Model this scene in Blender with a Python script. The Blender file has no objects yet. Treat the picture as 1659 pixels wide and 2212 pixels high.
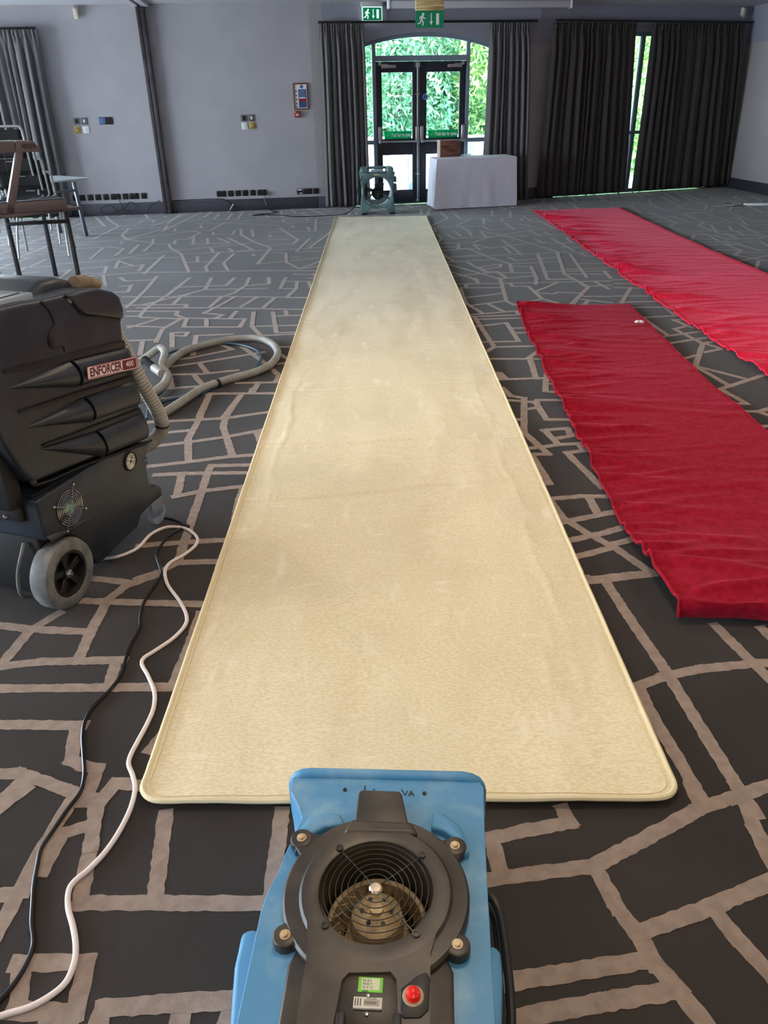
import bpy, bmesh, math, random
import numpy as np
from mathutils import Vector, Matrix, geometry, noise
random.seed(7)
sc = bpy.context.scene
COL = sc.collection
PI = math.pi

# ------------------------------------------------------------------ camera
P, R = math.radians(27.875), math.radians(-1.256)
fw = Vector((0, math.cos(P), -math.sin(P))); rt = Vector((1, 0, 0)); up = rt.cross(fw)
rr = rt * math.cos(R) + up * math.sin(R); uu = -rt * math.sin(R) + up * math.cos(R)
cd = bpy.data.cameras.new('camera'); cam = bpy.data.objects.new('camera', cd); COL.objects.link(cam)
m = Matrix((rr, uu, -fw)).transposed().to_4x4(); m.translation = (0, 0, 1.5)
cam.matrix_world = m
cd.sensor_fit = 'HORIZONTAL'; cd.sensor_width = 36.0; cd.lens = 36.0 * 1674.14 / 1659; cd.clip_start = .05; cd.clip_end = 300
sc.camera = cam
# ------------------------------------------------------------------ world, sun, exposure
sc.view_settings.view_transform = 'Standard'; sc.view_settings.look = 'None'
sc.view_settings.gamma = 1; sc.view_settings.use_curve_mapping = False
sc.view_settings.exposure = 0.0
wd = bpy.data.worlds.new('sky'); sc.world = wd; wd.use_nodes = True
wn = wd.node_tree.nodes; wl = wd.node_tree.links
bg = wn['Background']
tcw = wn.new('ShaderNodeTexCoord'); sep = wn.new('ShaderNodeSeparateXYZ'); rmp = wn.new('ShaderNodeValToRGB')
wl.new(tcw.outputs['Generated'], sep.inputs[0]); wl.new(sep.outputs[2], rmp.inputs[0]); wl.new(rmp.outputs[0], bg.inputs[0])
rmp.color_ramp.elements[0].position = .0; rmp.color_ramp.elements[0].color = (.84, .88, 1.0, 1)
rmp.color_ramp.elements[1].position = .9; rmp.color_ramp.elements[1].color = (.52, .66, 1.0, 1)
bg.inputs[1].default_value = 26.0
sd = bpy.data.lights.new('sun', 'SUN'); sun = bpy.data.objects.new('sun', sd); COL.objects.link(sun)
sd.energy = 20; sd.color = (1, .96, .88); sd.angle = .01
sun.rotation_euler = (math.radians(38), 0, math.radians(-20))
def area(name, loc, target, sx, sy, power, color, portal=False):
    ld = bpy.data.lights.new(name, 'AREA'); ld.shape = 'RECTANGLE'; ld.size = sx; ld.size_y = sy; ld.energy = power; ld.color = color
    lo = bpy.data.objects.new(name, ld); COL.objects.link(lo); lo.location = loc
    lo.rotation_euler = (Vector(target) - Vector(loc)).to_track_quat('-Z', 'Y').to_euler()
    if portal: ld.cycles.is_portal = True
    return lo
CEIL = 2.80
# sky portals just outside the window openings (they only guide sampling of the sky)
area('portal_door', (.55, 13.95, 1.2), (.2, 12, 1.2), 2.5, 2.5, 1, (1, 1, 1), True)
area('portal_back', (4.2, 15.05, 1.2), (3.7, 13.5, 1.2), 3.3, 2.6, 1, (1, 1, 1), True)
area('portal_left', (-8.25, 10.2, 1.35), (0, 10.2, 1.35), 4.2, 2.3, 1, (1, 1, 1), True)
area('portal_left_near', (-8.25, 5.0, 1.35), (0, 5.0, 1.35), 4.2, 2.3, 1, (1, 1, 1), True)
WARM = (1.0, .80, .58)
LAMPS = [(-3.2, -.6), (0.2, -.6), (3.4, -.6), (-3.2, 1.9), (0.2, 1.9), (3.4, 1.9), (-3.2, 4.4), (0.2, 4.4), (3.4, 4.4)]
LAMP_W = 19

# ------------------------------------------------------------------ materials
def lin(c):
    return tuple(((v/255)/12.92 if v/255 <= .04045 else ((v/255+.055)/1.055)**2.4) for v in c)
MATS = {}
def mat(name, rgb, rough=.6, metal=0., spec=.5, var=0., vscale=8., bump=0., bscale=60., bdist=.002, sheen=0., coat=0., emit=None, stretch=None, rgb2=None, sheen_tint=(1, 1, 1), sheen_r=.3, detail=4, c1=.4, c2=.6):
    if name in MATS: return MATS[name]
    mt = bpy.data.materials.new(name); mt.use_nodes = True; MATS[name] = mt
    nt = mt.node_tree; b = nt.nodes['Principled BSDF']
    L = lin(rgb)
    b.inputs['Base Color'].default_value = (*L, 1); b.inputs['Roughness'].default_value = rough
    b.inputs['Metallic'].default_value = metal; b.inputs['Specular IOR Level'].default_value = spec
    b.inputs['Sheen Weight'].default_value = sheen; b.inputs['Sheen Roughness'].default_value = sheen_r
    b.inputs['Sheen Tint'].default_value = (*sheen_tint, 1); b.inputs['Coat Weight'].default_value = coat
    tc = nt.nodes.new('ShaderNodeTexCoord'); co = tc.outputs['Object']
    if stretch:
        mp = nt.nodes.new('ShaderNodeMapping'); mp.inputs['Scale'].default_value = stretch
        nt.links.new(co, mp.inputs[0]); co = mp.outputs[0]
    if var or rgb2:
        n = nt.nodes.new('ShaderNodeTexNoise'); n.inputs['Scale'].default_value = vscale; n.inputs['Detail'].default_value = detail
        nt.links.new(co, n.inputs['Vector'])
        r = nt.nodes.new('ShaderNodeValToRGB'); nt.links.new(n.outputs[0], r.inputs[0]); nt.links.new(r.outputs[0], b.inputs['Base Color'])
        r.color_ramp.elements[0].position = c1; r.color_ramp.elements[1].position = c2
        if rgb2:
            r.color_ramp.elements[0].color = (*L, 1); r.color_ramp.elements[1].color = (*lin(rgb2), 1)
        else:
            r.color_ramp.elements[0].color = (*[v*(1-var) for v in L], 1); r.color_ramp.elements[1].color = (*[min(1, v*(1+var)) for v in L], 1)
    if bump:
        n2 = nt.nodes.new('ShaderNodeTexNoise'); n2.inputs['Scale'].default_value = bscale; n2.inputs['Detail'].default_value = 3
        nt.links.new(co, n2.inputs['Vector'])
        bp = nt.nodes.new('ShaderNodeBump'); bp.inputs['Strength'].default_value = bump; bp.inputs['Distance'].default_value = bdist
        nt.links.new(n2.outputs[0], bp.inputs['Height']); nt.links.new(bp.outputs[0], b.inputs['Normal'])
    if emit:
        b.inputs['Emission Color'].default_value = (*lin(rgb), 1); b.inputs['Emission Strength'].default_value = emit
    return mt
def glass_mat(name, tint, rmin=.06):
    mt = bpy.data.materials.new(name); mt.use_nodes = True; nt = mt.node_tree; MATS[name] = mt
    nt.nodes.remove(nt.nodes['Principled BSDF']); out = nt.nodes['Material Output']
    tr = nt.nodes.new('ShaderNodeBsdfTransparent'); tr.inputs[0].default_value = (*tint, 1)
    gl = nt.nodes.new('ShaderNodeBsdfGlossy'); gl.inputs['Roughness'].default_value = .02
    fr = nt.nodes.new('ShaderNodeFresnel'); fr.inputs[0].default_value = 1.45
    mx = nt.nodes.new('ShaderNodeMixShader')
    nt.links.new(fr.outputs[0], mx.inputs[0]); nt.links.new(tr.outputs[0], mx.inputs[1]); nt.links.new(gl.outputs[0], mx.inputs[2]); nt.links.new(mx.outputs[0], out.inputs[0])
    return mt
def mottle(mt):
    # brushed pile: patches of turned nap; short pale strokes paint in its highlights
    nt = mt.node_tree; b_ = nt.nodes['Principled BSDF']; src = b_.inputs['Base Color'].links[0].from_socket
    tc = nt.nodes.new('ShaderNodeTexCoord')
    for sc_, st_, lo, hi, cc, k_ in ((1.7, (1, .7, 1), .45, .7, (210, 197, 162), .5), (7, (1.6, .5, 1), .6, .75, (250, 244, 222), .6), (16, (.5, 1.8, 1), .6, .78, (250, 244, 222), .5)):
        mp = nt.nodes.new('ShaderNodeMapping'); mp.inputs['Scale'].default_value = st_; n = nt.nodes.new('ShaderNodeTexNoise'); n.inputs['Scale'].default_value = sc_; n.inputs['Detail'].default_value = 5
        r = nt.nodes.new('ShaderNodeMapRange'); r.inputs[1].default_value = lo; r.inputs[2].default_value = hi; r.inputs[4].default_value = k_
        mx = nt.nodes.new('ShaderNodeMix'); mx.data_type = 'RGBA'; mx.inputs[7].default_value = (*lin(cc), 1)
        nt.links.new(tc.outputs['Object'], mp.inputs[0]); nt.links.new(mp.outputs[0], n.inputs['Vector']); nt.links.new(n.outputs[0], r.inputs[0]); nt.links.new(r.outputs[0], mx.inputs[0]); nt.links.new(src, mx.inputs[6]); src = mx.outputs[2]
    nt.links.new(src, b_.inputs['Base Color'])
M_CARPET = mat('carpet_dark', (54, 50, 48), .85, var=.16, vscale=1.1, bump=.5, bscale=260, bdist=.003, sheen=.22, spec=.3)
M_LINE = mat('carpet_tan', (150, 135, 125), .95, var=.10, vscale=30, bump=.5, bscale=260, bdist=.003, sheen=.22, spec=.15)
M_RUG = mat('cream_pile', (227, 213, 172), .9, rgb2=(240, 229, 196), vscale=130, bump=.55, bscale=210, bdist=.003, sheen=.2, stretch=(.6, 1.3, 1), spec=.2)
mottle(M_RUG)
M_RUGEDGE = mat('cream_binding', (230, 217, 178), .8, bump=.3, bscale=300, bdist=.001)
M_RED = mat('red_pile', (142, 11, 32), .9, rgb2=(160, 19, 45), vscale=40, bump=.5, bscale=220, bdist=.003, sheen=.28, sheen_tint=(1, .22, .30), sheen_r=.35, spec=.15)
M_RED2 = mat('bright_red_pile', (226, 28, 62), .9, rgb2=(238, 44, 80), vscale=40, bump=.4, bscale=220, bdist=.003, sheen=.45, sheen_tint=(1, .3, .4), sheen_r=.35, spec=.15)
M_WALL = mat('wall_paint', (172, 170, 174), .85, var=.03, vscale=2, bump=.1, bscale=300, bdist=.0005, spec=.3)
def band(mt, z0, rgb):  # the wall is painted a darker grey above picture-rail height, starting past the left curtain
    nt = mt.node_tree; b_ = nt.nodes['Principled BSDF']; tc = nt.nodes.new('ShaderNodeTexCoord'); sp = nt.nodes.new('ShaderNodeSeparateXYZ'); gt = nt.nodes.new('ShaderNodeMath'); gt.operation = 'GREATER_THAN'; gt.inputs[1].default_value = z0
    mx = nt.nodes.new('ShaderNodeMix'); mx.data_type = 'RGBA'; src = b_.inputs['Base Color'].links[0].from_socket
    nt.links.new(tc.outputs['Object'], sp.inputs[0]); nt.links.new(sp.outputs[2], gt.inputs[0]); g2 = nt.nodes.new('ShaderNodeMath'); g2.operation = 'GREATER_THAN'; g2.name = 'past_curtain'; g2.inputs[1].default_value = -1; ml = nt.nodes.new('ShaderNodeMath'); ml.operation = 'MULTIPLY'; nt.links.new(sp.outputs[0], g2.inputs[0]); nt.links.new(g2.outputs[0], ml.inputs[0]); nt.links.new(gt.outputs[0], ml.inputs[1]); nt.links.new(ml.outputs[0], mx.inputs[0]); nt.links.new(src, mx.inputs[6]); mx.inputs[7].default_value = (*lin(rgb), 1); nt.links.new(mx.outputs[2], b_.inputs['Base Color'])
M_WALL2 = mat('wall_paint_two_tone', (172, 168, 168), .85, var=.03, vscale=2, bump=.1, bscale=300, bdist=.0005, spec=.3); band(M_WALL2, 2.26, (154, 155, 167))
M_WALL3 = M_WALL2.copy(); [setattr(n_.inputs[1], 'default_value', .2) for n_ in M_WALL3.node_tree.nodes if n_.name == 'past_curtain']
M_UPPER = mat('ceiling_paint', (196, 197, 202), .9, spec=.2)
M_SKIRT = mat('skirting_paint', (66, 66, 74), .5, var=.05)
M_POST = mat('partition_metal', (70, 66, 68), .45, metal=.3, var=.25, vscale=6)
M_TRACKW = mat('track_white', (200, 200, 204), .5)
M_CURT = mat('curtain_cloth', (98, 97, 98), .9, bump=.3, bscale=500, bdist=.001, sheen=.25)
M_CURTD = mat('curtain_blackout', (68, 65, 63), .9, bump=.3, bscale=500, bdist=.001, sheen=.2)
M_RAIL = mat('rail_black', (14, 14, 18), .45)
M_FRAME = mat('frame_slate', (134, 148, 164), .5)
M_DOOR = mat('door_dark', (38, 42, 54), .45)
M_STEEL = mat('brushed_steel', (188, 192, 196), .3, metal=.85)
M_CHROME = mat('chrome', (215, 215, 215), .15, metal=1.)
M_GLASS = glass_mat('glass', (.94, .98, .97))
M_GREEN = mat('sign_green', (0, 138, 92), .5)
def backlit(name, rgb):
    mt = mat(name, rgb, .5); nt = mt.node_tree; b_ = nt.nodes['Principled BSDF']; t_ = nt.nodes.new('ShaderNodeBsdfTranslucent'); t_.inputs[0].default_value = (*lin(rgb), 1)
    mx = nt.nodes.new('ShaderNodeMixShader'); mx.inputs[0].default_value = .88; out = nt.nodes['Material Output']
    nt.links.new(b_.outputs[0], mx.inputs[1]); nt.links.new(t_.outputs[0], mx.inputs[2]); nt.links.new(mx.outputs[0], out.inputs[0]); return mt
M_VINYL = backlit('vinyl_green', (20, 165, 125)); M_VINYLW = backlit('vinyl_white', (235, 250, 245))
M_WHITE = mat('sign_white', (235, 240, 240), .5)
M_BLACKP = mat('black_plastic', (28, 28, 29), .45, var=.15, vscale=14, bump=.15, bscale=90, bdist=.0006)
M_COVER = mat('cover_plastic', (48, 44, 40), .40, rgb2=(84, 75, 60), vscale=9, c1=.45, c2=.75, bump=.12, bscale=120, bdist=.0005)
M_BLUE = mat('blue_plastic', (78, 142, 184), .45, rgb2=(140, 178, 196), vscale=11, c1=.5, c2=.85, bump=.1, bscale=70, bdist=.0005)
M_MACH = mat('extractor_plastic', (31, 38, 48), .42, rgb2=(50, 60, 72), vscale=7, c1=.45, c2=.85, bump=.3, bscale=180, bdist=.0007)
M_RUBBER = mat('grey_rubber', (98, 100, 100), .7, rgb2=(124, 124, 120), vscale=20, bump=.2, bscale=60, bdist=.001)
M_DUST = mat('dusty_metal', (174, 150, 110), .5, rgb2=(206, 184, 146), vscale=25, metal=.2)
M_WIRE = mat('dark_wire', (60, 58, 54), .35, metal=.7)
M_HOSE = mat('hose_grey', (146, 145, 138), .45, var=.08, vscale=12)
M_BHOSE = mat('hose_blue', (34, 62, 84), .4)
M_CORDW = mat('cord_white', (232, 220, 212), .4)
M_CORDB = mat('cord_black', (20, 20, 22), .3)
M_TEAL = mat('teal_plastic', (92, 122, 124), .45, var=.15, vscale=10)
M_CLOTH = mat('white_linen', (222, 222, 234), .85, bump=.35, bscale=14, bdist=.01, sheen=.15)
M_PAPER = mat('white_paper', (238, 238, 236), .6)
M_RED_L = mat('red_button', (205, 22, 14), .3, emit=.25)
M_REDP = mat('red_print', (150, 28, 30), .5)
M_BROWN = mat('brown_metal', (112, 98, 97), .45, metal=.2)
M_DARKB = mat('dark_leg', (46, 42, 46), .45, metal=.2)
M_GREYL = mat('grey_leg', (112, 122, 134), .4, metal=.4)
M_TTOP = mat('table_white', (214, 222, 224), .35)
M_CHAIR = mat('chair_frame', (172, 176, 176), .35, metal=.3)
M_SEAT = mat('chair_black', (18, 18, 21), .7)
M_GREYP = mat('plate_grey', (120, 124, 126), .4, metal=.4)
M_BRASS = mat('dimmer_brass', (190, 165, 100), .4, metal=.4)
M_BLUES = mat('sticker_blue', (50, 105, 190), .4)
M_FRWOOD = mat('notice_wood', (120, 72, 44), .5)
M_LEAF = mat('leaf_green', (88, 138, 74), .5, rgb2=(150, 184, 96), vscale=1.6, c1=.4, c2=.65)
M_LEAF2 = mat('leaf_teal', (72, 130, 92), .5, rgb2=(118, 170, 120), vscale=1.2, c1=.4, c2=.65)
M_TRUNK = mat('bark', (84, 70, 56), .9)
M_PATIO = mat('patio_stone', (176, 180, 184), .9, var=.1, vscale=2)
M_FENCE = mat('white_timber', (222, 228, 228), .7)
M_GRASS = mat('grass', (84, 122, 60), .95, var=.3)

def streak_mat(name, a, b, sx):
    mt = mat(name, a, .5, rgb2=b, vscale=3, stretch=sx, detail=6, c1=.35, c2=.62); return mt
M_WOOD = streak_mat('striped_wood', (84, 46, 34), (158, 104, 82), (1.2, 3, 16))
M_AMBER = streak_mat('amber_stripes', (150, 118, 60), (226, 204, 150), (1.5, 3, 22))

# ------------------------------------------------------------------ mesh helpers
class B:
    def __init__(s): s.bm = bmesh.new()
    def _mi(s, fs, mi):
        for f in fs: f.material_index = mi
    def box(s, x0, y0, z0, x1, y1, z1, mi=0, bev=0., seg=2, M=None):
        r = bmesh.ops.create_cube(s.bm, size=1); vs = r['verts']
        for v in vs: v.co = Vector((x0 + (v.co.x+.5)*(x1-x0), y0 + (v.co.y+.5)*(y1-y0), z0 + (v.co.z+.5)*(z1-z0)))
        fs = list({f for v in vs for f in v.link_faces}); s._mi(fs, mi)
        if bev:
            es = list({e for v in vs for e in v.link_edges})
            rb = bmesh.ops.bevel(s.bm, geom=es, offset=bev, segments=seg, affect='EDGES', profile=.5)
            s._mi(rb['faces'], mi); vs = list({v for f in rb['faces'] for v in f.verts} | {v for v in vs if v.is_valid})
        if M is not None:
            for v in vs: v.co = M @ v.co
        return vs
    def prism(s, pts, h0, h1, axis='z', mi=0, bev=0., seg=3, hole=None, M=None, bev_top_only=False):
        # pts: 2D polygon, extruded between h0 and h1 along the axis
        def P3(p, h):
            if axis == 'z': return Vector((p[0], p[1], h))
            if axis == 'y': return Vector((p[0], h, p[1]))
            return Vector((h, p[0], p[1]))
        a = [s.bm.verts.new(P3(p, h0)) for p in pts]; b = [s.bm.verts.new(P3(p, h1)) for p in pts]
        n = len(pts); fs = []
        for i in range(n): fs.append(s.bm.faces.new((a[i], a[(i+1) % n], b[(i+1) % n], b[i])))
        allv = a + b
        if hole:
            ha = [s.bm.verts.new(P3(p, h0)) for p in hole]; hb = [s.bm.verts.new(P3(p, h1)) for p in hole]; k = len(hole)
            for i in range(k): fs.append(s.bm.faces.new((ha[(i+1) % k], ha[i], hb[i], hb[(i+1) % k])))
            tri = geometry.tessellate_polygon([[Vector((p[0], p[1], 0)) for p in pts], [Vector((p[0], p[1], 0)) for p in hole]])
            A = a + ha; Bv = b + hb
            for t in tri:
                for VV in (A, Bv):
                    try: fs.append(s.bm.faces.new([VV[i] for i in t]))
                    except ValueError: pass
            allv += ha + hb
        else:
            fs.append(s.bm.faces.new(a[::-1])); fs.append(s.bm.faces.new(b))
        s._mi(fs, mi)
        bmesh.ops.recalc_face_normals(s.bm, faces=fs)
        if bev:
            es = [e for e in {e for v in allv for e in v.link_edges} if len(e.link_faces) == 2 and e.calc_face_angle(0) > .5]
            if bev_top_only:
                tz = set(b); es = [e for e in es if e.verts[0] in tz and e.verts[1] in tz]
            rb = bmesh.ops.bevel(s.bm, geom=es, offset=bev, segments=seg, affect='EDGES', profile=.5, clamp_overlap=True)
            s._mi(rb['faces'], mi); allv = list({v for v in allv if v.is_valid} | {v for f in rb['faces'] for v in f.verts})
        if M is not None:
            for v in allv: v.co = M @ v.co
        return allv
    def tube(s, pts, r, n=10, mi=0, closed=False, cap=True, rf=None):
        pts = [Vector(p) for p in pts]; N = len(pts); rings = []
        prev = None
        for i, p in enumerate(pts):
            if closed: t = (pts[(i+1) % N] - pts[i-1])
            else: t = pts[min(i+1, N-1)] - pts[max(i-1, 0)]
            t.normalize()
            if prev is None:
                a = Vector((0, 0, 1)) if abs(t.z) < .9 else Vector((1, 0, 0))
                x = t.cross(a).normalized()
            else:
                x = (prev - t * prev.dot(t)).normalized()
            prev = x; y = t.cross(x)
            ri = rf(i) if rf else r
            rings.append([s.bm.verts.new(p + (x*math.cos(2*PI*k/n) + y*math.sin(2*PI*k/n))*ri) for k in range(n)])
        fs = []
        for i in range(N if closed else N-1):
            A = rings[i]; C = rings[(i+1) % N]
            for k in range(n): fs.append(s.bm.faces.new((A[k], A[(k+1) % n], C[(k+1) % n], C[k])))
        if cap and not closed: fs.append(s.bm.faces.new(rings[0][::-1])); fs.append(s.bm.faces.new(rings[-1]))
        s._mi(fs, mi)
    def lathe(s, prof, n=32, mi=0, M=None, closed=False):
        # prof: (r, z) profile turned about z
        M = M or Matrix(); rings = []
        for r, z in prof:
            if r < 1e-6: rings.append([s.bm.verts.new(M @ Vector((0, 0, z)))])
            else: rings.append([s.bm.verts.new(M @ Vector((r*math.cos(2*PI*k/n), r*math.sin(2*PI*k/n), z))) for k in range(n)])
        fs = []; L = len(rings)
        for i in range(L if closed else L-1):
            A, C = rings[i], rings[(i+1) % L]
            for k in range(n):
                if len(A) == 1 and len(C) == 1: continue
                if len(A) == 1: q = (A[0], C[(k+1) % n], C[k])
                elif len(C) == 1: q = (A[k], A[(k+1) % n], C[0])
                else: q = (A[k], A[(k+1) % n], C[(k+1) % n], C[k])
                fs.append(s.bm.faces.new(q))
        s._mi(fs, mi); bmesh.ops.recalc_face_normals(s.bm, faces=fs)
    def grid(s, fn, nu, nv, mi=0):
        V = [[s.bm.verts.new(fn(i/nu, j/nv)) for j in range(nv+1)] for i in range(nu+1)]
        fs = []
        for i in range(nu):
            for j in range(nv): fs.append(s.bm.faces.new((V[i][j], V[i+1][j], V[i+1][j+1], V[i][j+1])))
        s._mi(fs, mi); return V
    def poly(s, pts, mi=0):
        f = s.bm.faces.new([s.bm.verts.new(Vector(p)) for p in pts]); f.material_index = mi; return f

def obj(name, b, mats, parent=None, mw=None, smooth=True, ang=35, loc=None):
    bm = b.bm if isinstance(b, B) else b
    me = bpy.data.meshes.new(name)
    bm.normal_update(); bm.to_mesh(me); bm.free()
    for mt in (mats if isinstance(mats, (list, tuple)) else [mats]): me.materials.append(mt)
    if smooth:
        me.polygons.foreach_set('use_smooth', [True]*len(me.polygons)); me.set_sharp_from_angle(angle=math.radians(ang))
    o = bpy.data.objects.new(name, me); COL.objects.link(o)
    if parent: o.parent = parent
    if mw is not None: o.matrix_world = mw
    if loc: o.location = loc
    return o
def tag(o, label=None, cat=None, group=None, kind=None):
    if label: o['label'] = label
    if cat: o['category'] = cat
    if group: o['group'] = group
    if kind: o['kind'] = kind
    return o
def empty(name, label, cat, mw=None, group=None, loc=None):
    o = bpy.data.objects.new(name, None); COL.objects.link(o); o.empty_display_size = .1
    if mw is not None: o.matrix_world = mw
    if loc: o.location = loc
    return tag(o, label, cat, group)
def copy_tree(o, parent=None):
    c = o.copy(); COL.objects.link(c)
    if parent: c.parent = parent
    for ch in list(KIDS.get(o.name, [])) : copy_tree(ch, c)
    return c
KIDS = {}
def smoothpath(pts, k=6):
    pts = [Vector(p) for p in pts]; out = []
    for i in range(len(pts)-1):
        p0 = pts[max(i-1, 0)]; p1 = pts[i]; p2 = pts[i+1]; p3 = pts[min(i+2, len(pts)-1)]
        for j in range(k):
            t = j/k
            out.append(.5*((2*p1) + (p2-p0)*t + (2*p0-5*p1+4*p2-p3)*t*t + (3*p1-p0-3*p2+p3)*t**3))
    out.append(pts[-1]); return out
def rrect(w, h, r, n=5, cx=0, cy=0):
    out = []
    for sx, sy, a0 in ((1, -1, -90), (1, 1, 0), (-1, 1, 90), (-1, -1, 180)):
        for i in range(n+1):
            a = math.radians(a0 + 90*i/n); out.append((cx + sx*(w/2-r) + r*math.cos(a), cy + sy*(h/2-r) + r*math.sin(a)))
    return out
def circ(r, n=32, cx=0, cy=0, a0=0): return [(cx + r*math.cos(a0+2*PI*i/n), cy + r*math.sin(a0+2*PI*i/n)) for i in range(n)]
def text(name, s, size, mt, parent, mw, depth=.0006, align='CENTER', sx=1.0, bold=0.):
    cu = bpy.data.curves.new(name, 'FONT'); cu.body = s; cu.size = size; cu.extrude = depth; cu.align_x = align; cu.align_y = 'CENTER'; cu.offset = bold
    cu.resolution_u = 3
    t = bpy.data.objects.new(name+'_tmp', cu); COL.objects.link(t)
    dg = bpy.context.evaluated_depsgraph_get(); dg.update()
    me = bpy.data.meshes.new_from_object(t.evaluated_get(dg)); bpy.data.objects.remove(t)
    me.materials.clear(); me.materials.append(mt); me.name = name
    for v in me.vertices: v.co.x *= sx
    o = bpy.data.objects.new(name, me); COL.objects.link(o)
    if parent: o.parent = parent
    o.matrix_local = mw
    return o
T = Matrix.Translation
def RX(a): return Matrix.Rotation(math.radians(a), 4, 'X')
def RY(a): return Matrix.Rotation(math.radians(a), 4, 'Y')
def RZ(a): return Matrix.Rotation(math.radians(a), 4, 'Z')

# ------------------------------------------------------------------ room
W = [Vector(p) for p in ((-8, 12.652), (-.95, 13.45), (2.58, 14.06), (6.38, 15.38), (8.0, -4.0), (-8, -4.0))]
def wm(k, u=0, z=0, off=0):
    # frame of wall k: x along the wall, y out of the room, z up; off moves into the room
    t = (W[(k+1) % 6] - W[k]).normalized(); n = Vector((-t.y, t.x))
    p = W[k] + t*u - n*off
    return Matrix(((t.x, n.x, 0, p.x), (t.y, n.y, 0, p.y), (0, 0, 1, z), (0, 0, 0, 1)))
def wlen(k): return (W[(k+1) % 6] - W[k]).length
TH = .30
b = B(); b.prism([(-8.3, -4.3), (8.4, -4.3), (8.4, 15.8), (-8.3, 15.8)], -.12, 0)
# floor slab is cut to the room's outline
b = B(); b.prism([(p.x, p.y) for p in W], -.12, 0)
floor = tag(obj('floor', b, M_CARPET, smooth=False), 'dark grey and brown carpet floor with a tan street-map line pattern', kind='structure')
b = B(); b.prism([(p.x, p.y) for p in W], CEIL, CEIL+.12)
tag(obj('ceiling', b, M_UPPER, smooth=False), kind='structure')

def wall(name, k, holes, arch=None):
    # holes: (u0, u1, z0, z1); built as boxes round the openings
    L = wlen(k); b = B(); cur = 0.
    for (u0, u1, z0, z1) in sorted(holes):
        if u0 > cur: b.box(cur, 0, 0, u0, TH, CEIL)
        if z0 > 0: b.box(u0, 0, 0, u1, TH, z0)
        if arch:
            N = 24; top = [(u0 + (u1-u0)*i/N, arch(u0 + (u1-u0)*i/N)) for i in range(N+1)]
            b.prism([(u0, CEIL)] + top + [(u1, CEIL)], 0, TH, 'y')
        elif z1 < CEIL: b.box(u0, 0, z1, u1, TH, CEIL)
        cur = u1
    b.box(cur, 0, 0, L, TH, CEIL)
    return tag(obj(name, b, {1: M_WALL3, 2: M_WALL2, 3: M_WALL2}.get(k, M_WALL), mw=wm(k), smooth=False), kind='structure')
AU0, AU1 = .60, 2.94
ARC = lambda u: 2.42 - (3.5 - math.sqrt(3.5**2 - (u-1.77)**2))
wall('wall_back_left', 0, [(.3, 3.0, 0.0, 2.42)])
wall('wall_back', 1, [(AU0, AU1, 0, 0)], ARC)
wall('wall_back_right', 2, [(.45, 3.6, 0, 2.43)])
wall('wall_right', 3, [])
wall('wall_front', 4, [])
wall('wall_left', 5, [(2.0, 6.2, .0, 2.45), (7.2, 11.4, .0, 2.45), (12.1, 16.3, .0, 2.45)])
def skirt(name, k, spans):
    b = B()
    for a, c in spans:
        b.box(a, -.018, 0, c, .0, .175, bev=.004)
        b.box(a, -.024, 0, c, -.0, .13, bev=.004)
    tag(obj(name, b, M_SKIRT, mw=wm(k)), kind='structure')
skirt('baseboard_back_left', 0, [(3.05, wlen(0))])
skirt('baseboard_back', 1, [(0, .58), (2.96, wlen(1))])
skirt('baseboard_back_right', 2, [(0, .43), (3.62, wlen(2))])
skirt('baseboard_right', 3, [(0, wlen(3))])

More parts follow.
